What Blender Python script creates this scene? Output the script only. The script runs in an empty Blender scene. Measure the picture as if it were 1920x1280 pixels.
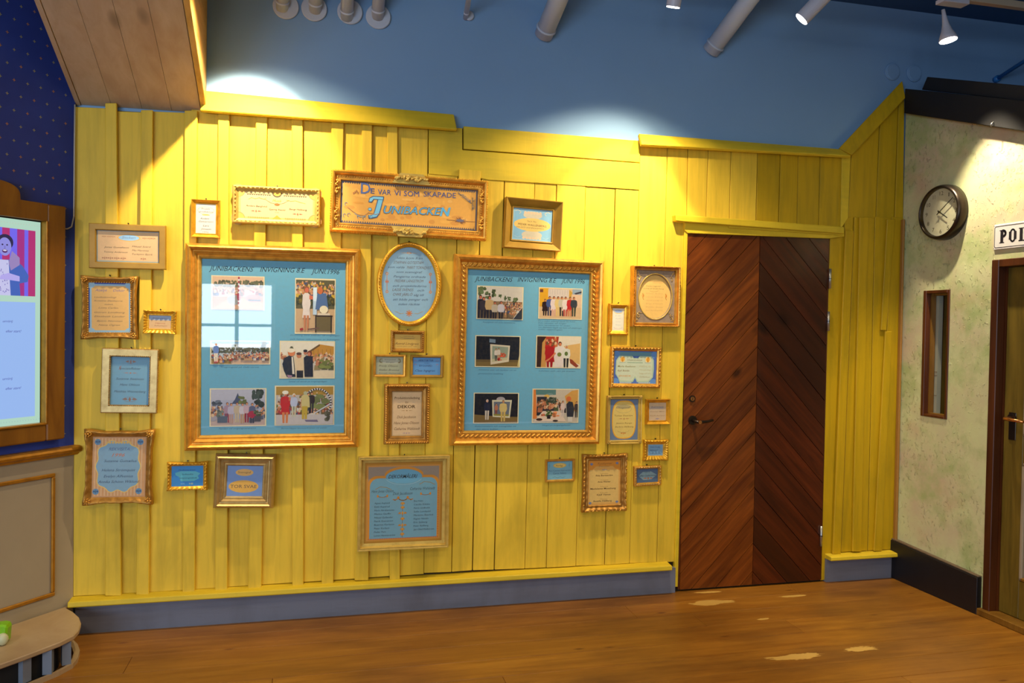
import bpy, bmesh, math, random
import numpy as np
from mathutils import Vector, Matrix
random.seed(7)
rnd = random.Random(11)
S = bpy.context.scene
COL = S.collection
PI = math.pi

# ---------------------------------------------------------------- camera
F = 1490.0; CY = -4.204; EYE = 1.524
def _rot(yaw, pitch, roll):
    y, p, r = map(math.radians, (yaw, pitch, roll))
    cy, sy, cp, sp, cr, sr = math.cos(y), math.sin(y), math.cos(p), math.sin(p), math.cos(r), math.sin(r)
    A = np.array([[cy, 0, sy], [0, 1, 0], [-sy, 0, cy]])
    B = np.array([[1, 0, 0], [0, cp, -sp], [0, sp, cp]])
    Cc = np.array([[cr, -sr, 0], [sr, cr, 0], [0, 0, 1]])
    return A @ B @ Cc
RC = _rot(13.69328567, -1.18385047, -0.92380768)
CAM = Vector((0, CY, EYE))
def ray(px, py):
    v = RC @ np.array([(px - 960) / F, (py - 640) / F, 1.0])
    return Vector((v[0], v[2], -v[1]))
cam_d = bpy.data.cameras.new('camera'); cam = bpy.data.objects.new('camera', cam_d); COL.objects.link(cam)
def _w(v): return Vector((v[0], v[2], -v[1]))
ax = _w(RC[:, 0]); ay = -_w(RC[:, 1]); az = -_w(RC[:, 2])
M = Matrix.Identity(4)
for i in range(3):
    M[i][0], M[i][1], M[i][2], M[i][3] = ax[i], ay[i], az[i], CAM[i]
cam.matrix_world = M
cam_d.sensor_width = 36; cam_d.lens = F / 1920 * 36; cam_d.clip_start = 0.05
S.camera = cam

# ---------------------------------------------------------------- world, lights, exposure
S.view_settings.view_transform = 'Standard'; S.view_settings.look = 'None'
S.view_settings.gamma = 1.0; S.view_settings.exposure = 0.0
S.view_settings.use_curve_mapping = False
W_ = bpy.data.worlds.new('world'); S.world = W_; W_.use_nodes = True
W_.node_tree.nodes['Background'].inputs[0].default_value = (0.55, 0.72, 1.0, 1)
W_.node_tree.nodes['Background'].inputs[1].default_value = 1.0
WARM = (1.0, 0.80, 0.52)
def spot(name, loc, tgt, energy, size, blend=0.35, color=WARM, r=0.02):
    d = bpy.data.lights.new(name, 'SPOT'); d.energy = energy; d.spot_size = math.radians(size)
    d.spot_blend = blend; d.color = color; d.shadow_soft_size = r
    o = bpy.data.objects.new(name, d); COL.objects.link(o); o.location = loc
    o.rotation_euler = (Vector(tgt) - Vector(loc)).to_track_quat('-Z', 'Y').to_euler()
    return o
def area(name, loc, rot, sx, sy, energy, color):
    d = bpy.data.lights.new(name, 'AREA'); d.shape = 'RECTANGLE'; d.size = sx; d.size_y = sy
    d.energy = energy; d.color = color
    o = bpy.data.objects.new(name, d); COL.objects.link(o); o.location = loc; o.rotation_euler = rot
    return o
YF = -8.0     # wall behind the photographer
L1 = (-0.33, -0.66, 3.06); L2 = (1.86, -0.66, 3.20); L3 = (2.62, -0.66, 3.10); L4 = (3.22, -0.66, 3.02)
spot('spot_beam', L1, (-0.36, 0.02, 2.24), 125, 56, 0.30)
spot('spot_beam', (L1[0], L1[1], L1[2] - .01), (-0.2, -0.02, 1.0), 75, 110, 0.6)
spot('spot_beam', L2, (1.90, 0.02, 2.02), 95, 50, 0.30)
spot('spot_beam', (L2[0], L2[1], L2[2] - .01), (1.8, -0.02, 1.0), 70, 110, 0.6)
spot('spot_beam', L3, (1.50, 0.02, 2.0), 80, 50, 0.5)
spot('spot_beam', L4, (3.46, -0.78, 1.0), 160, 62, 0.55, (1.0, 0.86, 0.62))
spot('spot_beam', (-2.4, -2.4, 3.3), (-0.9, -0.6, 0.2), 60, 90, 0.8)  # unseen spot added as fill over the left part of the floor
spot('spot_beam', (1.2, -2.9, 3.4), (1.6, -0.8, 0.0), 75, 100, 0.9)  # unseen spot added as fill over the middle of the floor
# daylight through the windows behind the photographer
area('window_daylight', (-4.2, YF + 0.06, 1.6), (PI / 2, 0, 0), 4.4, 1.6, 240, (0.62, 0.79, 1.0))
area('window_daylight', (-1.14, YF + 0.06, 1.59), (PI / 2, 0, 0), 0.98, 0.92, 34, (0.80, 0.90, 1.0))
# unseen fill panel added under the ceiling behind the camera
area('ceiling_fill', (0.6, -5.2, 3.44), (0, 0, 0), 4.0, 1.2, 80, (1.0, 0.90, 0.76))

# ---------------------------------------------------------------- helpers
class Plane:
    def __init__(s, O, U, V, N):
        s.O, s.U, s.V, s.N = Vector(O), Vector(U).normalized(), Vector(V).normalized(), Vector(N).normalized()
    def pt(s, u, v, off=0.0):
        return s.O + s.U * u + s.V * v + s.N * off
    def hit(s, px, py, off=0.0):
        r = ray(px, py); P = s.O + s.N * off
        return CAM + r * ((P - CAM).dot(s.N) / r.dot(s.N))
    def un(s, px, py, off=0.0):
        d = s.hit(px, py, off) - s.O
        return (d.dot(s.U), d.dot(s.V))
BK = Plane((0, 0, 0), (1, 0, 0), (0, 0, 1), (0, -1, 0))
def hz(z): return Plane((0, 0, z), (1, 0, 0), (0, 1, 0), (0, 0, 1))
a_ = math.radians(1.0)
RT = Plane((3.491, 0, 0), (math.sin(a_), -math.cos(a_), 0), (0, 0, 1), (-math.cos(a_), -math.sin(a_), 0))
a_ = math.radians(38)
LF = Plane((-1.139, 0, 0), (-math.sin(a_), -math.cos(a_), 0), (0, 0, 1), (math.cos(a_), -math.sin(a_), 0))

class MB:
    def __init__(s): s.v = []; s.f = []
    def add(s, vs, fs):
        n = len(s.v); s.v += [tuple(p) for p in vs]; s.f += [tuple(i + n for i in f) for f in fs]; return s
    def box(s, x0, y0, z0, x1, y1, z1):
        v = [(x, y, z) for x in (x0, x1) for y in (y0, y1) for z in (z0, z1)]
        return s.add(v, [(0, 1, 3, 2), (4, 6, 7, 5), (0, 4, 5, 1), (2, 3, 7, 6), (0, 2, 6, 4), (1, 5, 7, 3)])
    def prism(s, A, B):
        n = len(A)
        return s.add(list(A) + list(B), [tuple(range(n)), tuple(range(2 * n - 1, n - 1, -1))] +
                     [(i, i + n, (i + 1) % n + n, (i + 1) % n) for i in range(n)])
    def pp(s, P, uv, o0, o1):
        return s.prism([P.pt(u, v, o0) for u, v in uv], [P.pt(u, v, o1) for u, v in uv])
    def tube(s, path, r, n=12, caps=True):
        path = [Vector(p) for p in path]; rs = r if isinstance(r, (list, tuple)) else [r] * len(path)
        base = len(s.v); up = None
        for i, p in enumerate(path):
            t = (path[min(i + 1, len(path) - 1)] - path[max(i - 1, 0)]).normalized()
            if up is None: up = t.orthogonal().normalized()
            up = (up - t * up.dot(t)).normalized(); w = t.cross(up)
            for k in range(n):
                a = 2 * PI * k / n
                s.v.append(tuple(p + (up * math.cos(a) + w * math.sin(a)) * rs[i]))
        m = len(path)
        for i in range(m - 1):
            for k in range(n):
                a = base + i * n + k; b = base + i * n + (k + 1) % n
                s.f.append((a, b, b + n, a + n))
        if caps:
            s.f.append(tuple(base + k for k in range(n))[::-1]); s.f.append(tuple(base + (m - 1) * n + k for k in range(n)))
        return s
    def disc(s, c, nrm, r, t, n=40):     # solid disc along nrm
        c = Vector(c); nrm = Vector(nrm).normalized()
        return s.tube([c, c + nrm * t], r, n)
    def blob(s, c, rx, ry, rz, rot=0.0, n=6, m=4):   # ellipsoid in local x,z plane turned by rot about y
        base = len(s.v); c = Vector(c); cr, sr = math.cos(rot), math.sin(rot)
        def tr(x, y, z): return (c.x + x * cr - z * sr, c.y + y, c.z + x * sr + z * cr)
        s.v.append(tr(0, -ry, 0))
        for i in range(1, m):
            ph = PI * i / m
            for k in range(n):
                a = 2 * PI * k / n
                s.v.append(tr(rx * math.sin(ph) * math.cos(a), -ry * math.cos(ph), rz * math.sin(ph) * math.sin(a)))
        s.v.append(tr(0, ry, 0)); e = len(s.v) - 1
        for k in range(n):
            s.f.append((base, base + 1 + k, base + 1 + (k + 1) % n))
            s.f.append((e, e - n + (k + 1) % n, e - n + k))
        for i in range(m - 2):
            for k in range(n):
                a = base + 1 + i * n + k; b = base + 1 + i * n + (k + 1) % n
                s.f.append((a, b, b + n, a + n))
        return s
    def build(s, name, mat, parent=None, smooth=False, bevel=0.0, **pr):
        me = bpy.data.meshes.new(name); me.from_pydata(s.v, [], s.f)
        bm = bmesh.new(); bm.from_mesh(me); bmesh.ops.recalc_face_normals(bm, faces=bm.faces); bm.to_mesh(me); bm.free()
        me.materials.append(mat)
        if smooth: me.polygons.foreach_set('use_smooth', [True] * len(me.polygons))
        o = bpy.data.objects.new(name, me); COL.objects.link(o)
        if parent is not None: o.parent = parent
        if bevel:
            m = o.modifiers.new('bevel', 'BEVEL'); m.width = bevel; m.segments = 1; m.limit_method = 'ANGLE'
        for k, v in pr.items(): o[k] = v
        return o
def empty(name, loc=(0, 0, 0), rot=(0, 0, 0), **pr):
    o = bpy.data.objects.new(name, None); COL.objects.link(o); o.location = loc; o.rotation_euler = rot
    o.empty_display_size = 0.1
    for k, v in pr.items(): o[k] = v
    return o
def plane_empty(name, P, u, v, off, **pr):
    """empty whose local x = P.U, local y = into the wall, local z = up"""
    o = empty(name, **pr); m = Matrix.Identity(4); L = P.pt(u, v, off)
    X = P.U if P.U.cross(-P.N).dot(P.V) > 0 else -P.U
    for i in range(3): m[i][0], m[i][1], m[i][2], m[i][3] = X[i], -P.N[i], P.V[i], L[i]
    o.matrix_world = m
    return o

# ---------------------------------------------------------------- materials
def lin(c):
    if isinstance(c, str): c = tuple(int(c[i:i + 2], 16) for i in (0, 2, 4))
    return tuple(((x / 255) / 12.92 if x / 255 <= 0.04045 else ((x / 255 + 0.055) / 1.055) ** 2.4) for x in c)
class NT:
    def __init__(s, name):
        s.m = bpy.data.materials.new(name); s.m.use_nodes = True; s.t = s.m.node_tree
        s.b = s.t.nodes['Principled BSDF']; s.o = s.t.nodes['Material Output']
    def n(s, ty, **kw):
        x = s.t.nodes.new(ty)
        for k, v in kw.items(): setattr(x, k, v)
        return x
    def l(s, a, b): s.t.links.new(a, b)
    def coord(s, scale=(1, 1, 1), roty=0.0, kind='Object'):
        c = s.n('ShaderNodeTexCoord').outputs[kind]
        if roty:
            r = s.n('ShaderNodeMapping'); r.inputs['Rotation'].default_value = (0, roty, 0); s.l(c, r.inputs[0]); c = r.outputs[0]
        m = s.n('ShaderNodeMapping'); m.inputs['Scale'].default_value = scale; s.l(c, m.inputs[0]); return m.outputs[0]
    def noise(s, vec, scale, detail=4, rough=0.55, dist=0.0):
        x = s.n('ShaderNodeTexNoise'); x.inputs['Scale'].default_value = scale; x.inputs['Detail'].default_value = detail
        x.inputs['Roughness'].default_value = rough; x.inputs['Distortion'].default_value = dist
        s.l(vec, x.inputs['Vector']); return x.outputs['Fac']
    def ramp(s, fac, p0, p1, v0=0.0, v1=1.0):
        x = s.n('ShaderNodeMapRange'); x.inputs[1].default_value = p0; x.inputs[2].default_value = p1
        x.inputs[3].default_value = v0; x.inputs[4].default_value = v1; s.l(fac, x.inputs[0]); return x.outputs[0]
    def mix(s, fac, a, b, mode='MIX'):
        x = s.n('ShaderNodeMix', data_type='RGBA', blend_type=mode)
        for i, v in ((6, a), (7, b)):
            if isinstance(v, tuple): x.inputs[i].default_value = (*v[:3], 1)
            else: s.l(v, x.inputs[i])
        if isinstance(fac, float): x.inputs[0].default_value = fac
        else: s.l(fac, x.inputs[0])
        return x.outputs[2]
    def math(s, op, a, b=None):
        x = s.n('ShaderNodeMath', operation=op)
        for i, v in ((0, a), (1, b)):
            if v is None: continue
            if isinstance(v, (int, float)): x.inputs[i].default_value = v
            else: s.l(v, x.inputs[i])
        return x.outputs[0]
    def bump(s, h, strength, dist=0.01):
        x = s.n('ShaderNodeBump'); x.inputs['Strength'].default_value = strength; x.inputs['Distance'].default_value = dist
        s.l(h, x.inputs['Height']); s.l(x.outputs[0], s.b.inputs['Normal'])
    def fin(s, col=None, rough=0.5, metal=0.0, spec=0.5, coat=0.0):
        if col is not None:
            if isinstance(col, tuple): s.b.inputs['Base Color'].default_value = (*col[:3], 1)
            else: s.l(col, s.b.inputs['Base Color'])
        if isinstance(rough, float): s.b.inputs['Roughness'].default_value = rough
        else: s.l(rough, s.b.inputs['Roughness'])
        s.b.inputs['Metallic'].default_value = metal; s.b.inputs['Specular IOR Level'].default_value = spec
        s.b.inputs['Coat Weight'].default_value = coat
        return s.m
def m_painted(name, c, c2, stretch=(30, 30, 2), rough=0.55, bump=0.25, rand=0.12, stain=0.35):
    t = NT(name); co = t.coord(stretch); g = t.noise(co, 1.0, 6, 0.6)
    st = t.noise(t.coord((3, 3, 1.2)), 1.0, 5, 0.62, 0.4)
    col = t.mix(t.ramp(st, 0.50, 0.78, 0, stain), lin(c), lin(c2))
    col = t.mix(t.ramp(g, 0.45, 0.75, 0, 0.36), col, lin(c2))
    inf = t.n('ShaderNodeObjectInfo')
    col = t.mix(t.math('MULTIPLY', inf.outputs['Random'], rand), col, lin(c2))
    t.bump(t.math('ADD', g, t.math('MULTIPLY', t.noise(t.coord((90, 90, 6)), 1.0, 3), 0.6)), bump, 0.004)
    return t.fin(col, rough, 0, 0.35)
def m_wood(name, c, c2, stretch, roty=0.0, rough=0.45, bump=0.15, knots=None, rand=0.5, coat=0.0, dark=None):
    t = NT(name); co = t.coord(stretch, roty)
    g = t.noise(co, 1.0, 7, 0.65, 0.6)
    big = t.noise(t.coord(tuple(x * 0.25 for x in stretch), roty), 1.0, 3, 0.5)
    col = t.mix(t.ramp(g, 0.35, 0.68), lin(c), lin(c2))
    inf = t.n('ShaderNodeObjectInfo')
    dk = lin(dark) if dark else tuple(x * 0.3 for x in lin(c2))
    col = t.mix(t.math('MULTIPLY', inf.outputs['Random'], rand), col, dk)
    col = t.mix(t.ramp(big, 0.52, 0.75, 0, 0.55), col, dk)
    if knots:
        v = t.n('ShaderNodeTexVoronoi'); v.inputs['Scale'].default_value = 1.0
        t.l(t.coord(knots, roty), v.inputs['Vector'])
        col = t.mix(t.ramp(v.outputs['Distance'], 0.22, 0.08, 0, 0.9), col, tuple(x * 0.25 for x in lin(c2)))
    t.bump(g, bump, 0.003)
    return t.fin(col, rough, 0, 0.4, coat)
def m_plain(name, c, rough=0.5, metal=0.0, var=0.15, scale=20, bump=0.0, spec=0.5):
    t = NT(name); n = t.noise(t.coord(), scale, 5); lc = lin(c)
    col = t.mix(t.ramp(n, 0.35, 0.7, 0, var), lc, tuple(x * 0.35 for x in lc))
    if bump: t.bump(n, bump, 0.004)
    return t.fin(col, rough, metal, spec)
def m_gold(name, c, c2, rough=0.36, metal=0.75, scale=28):
    t = NT(name); n = t.noise(t.coord(), scale, 6, 0.6)
    col = t.mix(t.ramp(n, 0.40, 0.76, 0, 0.6), lin(c), lin(c2))
    t.bump(t.noise(t.coord(), 160, 3), 0.12, 0.002)
    return t.fin(col, rough, metal, 0.5)

YEL = m_painted('yellow_paint', (238, 200, 58), (150, 126, 26), stain=.45)
YEL2 = m_painted('yellow_trim_paint', (228, 196, 44), (150, 134, 34), stretch=(2, 20, 20))
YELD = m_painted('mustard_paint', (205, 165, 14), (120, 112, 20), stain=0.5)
GREYP = m_painted('grey_plinth_paint', (120, 124, 138), (84, 82, 86), stretch=(2, 20, 14), stain=0.5, bump=0.4)
BLUEW = m_plain('blue_wall_paint', (130, 168, 206), 0.7, 0, 0.06, 3)
BLUEC = m_plain('ceiling_paint', (44, 84, 128), 0.75, 0, 0.1, 2)
PIPE = m_plain('pipe_paint', (196, 206, 220), 0.45, 0, 0.05, 5)
PIPEB = m_plain('bright_blue_pipe_paint', (40, 120, 190), 0.4, 0, 0.05, 5)
BLACK = m_plain('black_roof_paint', (18, 16, 17), 0.6, 0, 0.3, 12, 0.2)
BLACKB = m_plain('black_plinth_paint', (22, 21, 27), 0.45, 0, 0.35, 9, 0.3)
BROWNEDGE = m_plain('worn_edge', (112, 92, 72), 0.6, 0, 0.5, 30, 0.3)
BEAM = m_wood('pale_planed_wood', (196, 172, 140), (182, 156, 122), (20, 1.0, 20), rough=0.6, bump=0.06, knots=(6, 1.6, 6), rand=0.12, dark=(160, 124, 92))
BEAMY = m_wood('yellowed_wood', (220, 172, 92), (196, 146, 66), (26, 1.4, 26), rough=0.5, bump=0.08, rand=0.1, dark=(110, 70, 24))
DOORL = m_wood('door_wood_left', (142, 74, 22), (92, 40, 10), (30, 30, 2.2), math.radians(-45), 0.32, 0.2, (7.5, 7.5, 4.2), 0.55, 0.15, (52, 22, 9))
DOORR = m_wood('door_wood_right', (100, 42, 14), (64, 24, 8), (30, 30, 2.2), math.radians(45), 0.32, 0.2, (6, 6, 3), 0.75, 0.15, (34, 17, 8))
RED = m_wood('red_brown_wood', (104, 54, 22), (74, 34, 12), (20, 20, 2), rough=0.4, rand=0.2)
OCHRE = m_wood('ochre_varnished_wood', (150, 106, 36), (118, 78, 22), (20, 20, 2), rough=0.4, rand=0.2)
GREEND = m_wood('olive_glazed_wood', (128, 104, 36), (90, 74, 22), (20, 20, 2), rough=0.4, rand=0.15, dark=(52, 52, 18))
TVW = m_wood('cabinet_wood', (150, 98, 26), (120, 72, 16), (14, 14, 2), rough=0.4, rand=0.1, dark=(84, 46, 10))
STEEL = m_plain('brushed_steel', (190, 190, 188), 0.3, 0.9, 0.1)
DARKM = m_plain('dark_metal', (70, 60, 52), 0.3, 0.85, 0.3)
BRASS = m_plain('copper_brass', (206, 140, 80), 0.25, 0.9, 0.1)
WHITE = m_plain('white_enamel', (228, 224, 218), 0.3, 0, 0.05)
LAMPW = m_plain('lamp_white', (205, 205, 215), 0.4, 0, 0.03)
CREAMB = m_plain('cream_track', (200, 180, 150), 0.5, 0, 0.05)
PANELG = m_plain('grey_panel_paint', (168, 152, 124), 0.6, 0, 0.12, 4, 0.05)
PLATF = m_wood('worn_platform_paint', (190, 164, 124), (172, 142, 104), (3, 3, 3), rough=0.45, rand=0.05, dark=(140, 110, 78))
POSTG = m_plain('grey_blue_post_paint', (120, 128, 140), 0.5, 0, 0.1)
VOID = m_plain('dark_recess', (14, 13, 14), 0.8, 0, 0.1)
CREAM = m_plain('cream_paint', (200, 196, 168), 0.6, 0, 0.2, 8, 0.1)
GREENT = m_plain('lime_plastic', (130, 196, 20), 0.35, 0, 0.05)
PALET = m_plain('pale_plastic', (206, 204, 160), 0.35, 0, 0.1)
G1 = m_gold('gold_leaf', (236, 176, 72), (158, 102, 30), 0.34, 0.6)
G2 = m_gold('dark_gold', (190, 138, 58), (100, 66, 26), 0.42, 0.55)
G3 = m_gold('pale_gold_paint', (214, 182, 92), (166, 134, 54), 0.5, 0.35)
G4 = m_gold('champagne_gold', (200, 170, 110), (140, 108, 52), 0.4, 0.6)
G5 = m_gold('gilt_yellow', (236, 178, 48), (160, 104, 24), 0.36, 0.55)
G6 = m_gold('ochre_frame_wood', (172, 132, 40), (136, 98, 26), 0.5, 0.15, 12)
GREYM = m_gold('grey_mat_board', (150, 132, 112), (104, 88, 74), 0.7, 0.0, 60)
GILTM = m_gold('gilt_moulding', (186, 128, 34), (130, 84, 20), 0.4, 0.5)

def m_print(name, emit=0.0, rough=0.55):
    t = NT(name); a = t.n('ShaderNodeVertexColor'); a.layer_name = 'Col'
    if emit:
        t.b.inputs['Base Color'].default_value = (0.01, 0.01, 0.01, 1)
        t.l(a.outputs[0], t.b.inputs['Emission Color']); t.b.inputs['Emission Strength'].default_value = emit
        t.b.inputs['Roughness'].default_value = 0.3
        return t.m
    n = t.noise(t.coord(), 60, 4)
    col = t.mix(t.ramp(n, 0.4, 0.8, 0, 0.12), a.outputs[0], (0.25, 0.18, 0.08))
    return t.fin(col, rough, 0, 0.3)
PRINT = m_print('print_ink'); PHOTO = m_print('photo_print', 0, 0.35); SCREEN = m_print('screen_light', 0.85)
def m_glass():
    t = NT('picture_glass'); tr = t.n('ShaderNodeBsdfTransparent'); gl = t.n('ShaderNodeBsdfGlossy')
    gl.inputs['Roughness'].default_value = 0.015; tr.inputs[0].default_value = (0.97, 0.99, 0.98, 1)
    fr = t.n('ShaderNodeFresnel'); ge = t.n('ShaderNodeNewGeometry'); t.l(t.ramp(ge.outputs['Backfacing'], 0, 1, 1.52, 1 / 1.52), fr.inputs[0])
    mx = t.n('ShaderNodeMixShader'); f = t.math('MULTIPLY', fr.outputs[0], 1.7)
    t.l(f, mx.inputs[0]); t.l(tr.outputs[0], mx.inputs[1]); t.l(gl.outputs[0], mx.inputs[2]); t.l(mx.outputs[0], t.o.inputs[0])
    return t.m
GLASS = m_glass()
def m_lens():
    t = NT('lamp_lens'); t.b.inputs['Emission Color'].default_value = (1, 0.96, 0.9, 1)
    t.b.inputs['Emission Strength'].default_value = 12.0; return t.m
LENS = m_lens()
def m_plaster():
    t = NT('rough_plaster'); co = t.coord()
    a = t.noise(co, 2.2, 5, 0.6); b = t.noise(co, 5.0, 6, 0.6); c = t.noise(t.coord((1, 1, 0.8)), 48, 6, 0.62, 0.2)
    col = t.mix(t.ramp(a, 0.38, 0.62), lin((214, 218, 162)), lin((208, 190, 156)))
    col = t.mix(t.ramp(b, 0.48, 0.66, 0, 0.75), col, lin((168, 186, 116)))
    col = t.mix(t.ramp(t.noise(co, 3.1, 3), 0.56, 0.72, 0, 0.45), col, lin((206, 160, 128)))
    lump = t.ramp(c, 0.56, 0.74); mask = t.ramp(t.noise(co, 4.0, 3), 0.36, 0.60)
    h = t.math('ADD', t.math('MULTIPLY', lump, mask), t.math('MULTIPLY', t.noise(co, 14, 5), 0.35))
    t.bump(h, 0.8, 0.007)
    return t.fin(col, 0.75, 0, 0.3)
PLASTER = m_plaster()
FL = lambda px, py: hz(0).hit(px, py)
def m_floor():
    t = NT('worn_pine_floor'); co = t.coord((2.0, 26, 26))
    g = t.noise(co, 1.0, 7, 0.65, 0.5)
    col = t.mix(t.ramp(g, 0.3, 0.7), lin((176, 120, 40)), lin((142, 88, 24)))
    inf = t.n('ShaderNodeObjectInfo')
    col = t.mix(t.math('MULTIPLY', inf.outputs['Random'], 0.35), col, lin((112, 66, 18)))
    big = t.noise(t.coord((0.9, 2.6, 1)), 1.0, 5, 0.6)
    col = t.mix(t.ramp(big, 0.45, 0.70, 0, 0.7), col, lin((84, 50, 14)))
    v = t.n('ShaderNodeTexVoronoi'); v.inputs['Scale'].default_value = 1.0; t.l(t.coord((2.4, 7.0, 1)), v.inputs['Vector'])
    col = t.mix(t.ramp(v.outputs['Distance'], 0.085, 0.03, 0, 0.8), col, lin((84, 34, 8)))
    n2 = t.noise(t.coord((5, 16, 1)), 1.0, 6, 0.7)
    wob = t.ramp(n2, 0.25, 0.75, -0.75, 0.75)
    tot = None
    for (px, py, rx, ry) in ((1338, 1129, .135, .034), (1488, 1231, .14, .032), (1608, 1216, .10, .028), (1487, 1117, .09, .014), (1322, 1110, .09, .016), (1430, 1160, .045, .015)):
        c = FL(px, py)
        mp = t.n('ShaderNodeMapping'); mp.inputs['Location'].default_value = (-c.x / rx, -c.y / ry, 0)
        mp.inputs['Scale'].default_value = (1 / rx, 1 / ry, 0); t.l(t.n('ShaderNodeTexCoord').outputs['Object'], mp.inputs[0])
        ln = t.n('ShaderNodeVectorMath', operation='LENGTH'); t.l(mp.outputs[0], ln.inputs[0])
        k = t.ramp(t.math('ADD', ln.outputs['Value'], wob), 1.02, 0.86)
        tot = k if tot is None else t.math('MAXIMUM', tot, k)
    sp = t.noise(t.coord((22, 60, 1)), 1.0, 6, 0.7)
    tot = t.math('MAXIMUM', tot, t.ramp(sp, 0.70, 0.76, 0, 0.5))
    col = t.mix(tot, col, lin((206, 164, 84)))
    t.bump(g, 0.12, 0.003)
    return t.fin(col, t.ramp(big, 0.4, 0.7, 0.34, 0.5), 0, 0.4)
FLOOR = m_floor()

# ---------------------------------------------------------------- flat print painter
FCACHE = {}
def glyphs(s, shear, bold, smallcaps):
    key = (s, shear, bold, smallcaps)
    if key in FCACHE: return FCACHE[key]
    c = bpy.data.curves.new('t', 'FONT'); c.body = s; c.shear = shear; c.offset = bold * .5; c.resolution_u = 2; c.small_caps_scale = 0.72
    if smallcaps:
        for i, ch in enumerate(s):
            if ch.islower(): c.body_format[i].use_small_caps = True
    o = bpy.data.objects.new('t', c); COL.objects.link(o)
    dg = bpy.context.evaluated_depsgraph_get()
    me = bpy.data.meshes.new_from_object(o.evaluated_get(dg))
    v = [(p.co.x, p.co.y) for p in me.vertices]; f = [tuple(p.vertices) for p in me.polygons]
    bpy.data.objects.remove(o); bpy.data.curves.remove(c); bpy.data.meshes.remove(me)
    xs = [p[0] for p in v]
    FCACHE[key] = (v, f, min(xs), max(xs)); return FCACHE[key]
class Art:
    """flat print: u,v in 0..1 from the top-left corner of a w x h sheet centred on the local origin"""
    def __init__(s, w, h, y=0.0): s.w, s.h, s.y = w, h, y; s.v = []; s.f = []; s.c = []; s.k = 0
    def P(s, u, v): return ((u - .5) * s.w, s.y - s.k * 0.00001, (.5 - v) * s.h)
    def poly(s, pts, col):
        s.k += 1; n = len(s.v); s.v += [s.P(u, v) for u, v in pts]; s.f.append(tuple(range(n, n + len(pts)))); s.c.append(lin(col)); return s
    def rect(s, u0, v0, u1, v1, col): return s.poly([(u0, v0), (u0, v1), (u1, v1), (u1, v0)], col)
    def ell(s, u, v, ru, rv, col, n=20, a0=0, a1=360):
        return s.poly([(u + ru * math.cos(math.radians(a0 + (a1 - a0) * i / n)), v - rv * math.sin(math.radians(a0 + (a1 - a0) * i / n))) for i in range(n + (0 if a1 - a0 == 360 else 1))], col)
    def line(s, pts, wd, col):   # wd metres
        s.k += 1
        Q = [s.P(u, v) for u, v in pts]
        for a, b in zip(Q, Q[1:]):
            d = Vector((b[0] - a[0], 0, b[2] - a[2]));
            if d.length < 1e-6: continue
            p = Vector((-d.z, 0, d.x)).normalized() * wd / 2; n = len(s.v); e = d.normalized() * wd * .3
            s.v += [tuple(Vector(a) + p - e), tuple(Vector(a) - p - e), tuple(Vector(b) - p + e), tuple(Vector(b) + p + e)]
            s.f.append((n, n + 1, n + 2, n + 3)); s.c.append(lin(col))
        return s
    def arc(s, u, v, ru, rv, a0, a1, wd, col, n=14):
        return s.line([(u + ru * math.cos(math.radians(a0 + (a1 - a0) * i / n)), v - rv * math.sin(math.radians(a0 + (a1 - a0) * i / n))) for i in range(n + 1)], wd, col)
    def text(s, t, u0, u1, vb, hv, col, shear=0.0, bold=0.0, sc=False, slope=0.0):
        """text stretched from u0 to u1, baseline at vb, cap height hv"""
        V, Fc, x0, x1 = glyphs(t, shear, bold, sc); s.k += 1; n = len(s.v)
        for x, y in V:
            u = u0 + (x - x0) / (x1 - x0) * (u1 - u0)
            s.v.append(s.P(u, vb - y / 0.70 * hv + slope * (u - u0)))
        for f in Fc: s.f.append(tuple(i + n for i in f)); s.c.append(lin(col))
        return s
    def flour(s, u, v, ru, rv, col):
        s.poly([(u - ru * .18, v), (u, v - rv), (u + ru * .18, v), (u, v + rv)], col)
        for q in (-1, 1):
            s.poly([(u + q * ru * .25, v), (u + q * ru * .5, v - rv * .6), (u + q * ru, v), (u + q * ru * .5, v + rv * .35)], col)
        return s
    def scallop(s, u0, u1, v, r, n, col, up=False):
        for i in range(n):
            u = u0 + (u1 - u0) * (i + .5) / n
            s.ell(u, v, (u1 - u0) / n * .45, r, col, 8)
        return s
    def person(s, u, v, h, body, legs=(40, 36, 40), hair=(70, 44, 26), skin=(214, 150, 110), wd=1.0, skirt=False, arm=0):
        a = s.h / s.w; b = h * .13 * wd * a
        if skirt: s.poly([(u - b * .8, v + h * .45), (u + b * .8, v + h * .45), (u + b * 1.1, v + h * .72), (u - b * 1.1, v + h * .72)], body)
        yl = .66 if skirt else .5
        s.poly([(u - b * .75, v + h * yl), (u - b * .1, v + h * yl), (u - b * .15, v + h), (u - b * .6, v + h)], legs)
        s.poly([(u + b * .1, v + h * yl), (u + b * .75, v + h * yl), (u + b * .6, v + h), (u + b * .15, v + h)], legs)
        s.poly([(u - b, v + h * .2), (u - b * .4, v + h * .155), (u + b * .4, v + h * .155), (u + b, v + h * .2), (u + b * 1.15, v + h * .42), (u + b * .85, v + h * .55), (u - b * .85, v + h * .55), (u - b * 1.15, v + h * .42)], body)
        if arm: s.poly([(u + arm * b * .8, v + h * .2), (u + arm * b * 2.6, v + h * .24), (u + arm * b * 2.6, v + h * .30), (u + arm * b * .8, v + h * .3)], skin)
        s.ell(u, v + h * .07, h * .062 * a, h * .075, hair, 10)
        s.ell(u + h * .008 * a, v + h * .092, h * .046 * a, h * .058, skin, 10)
        return s
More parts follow.
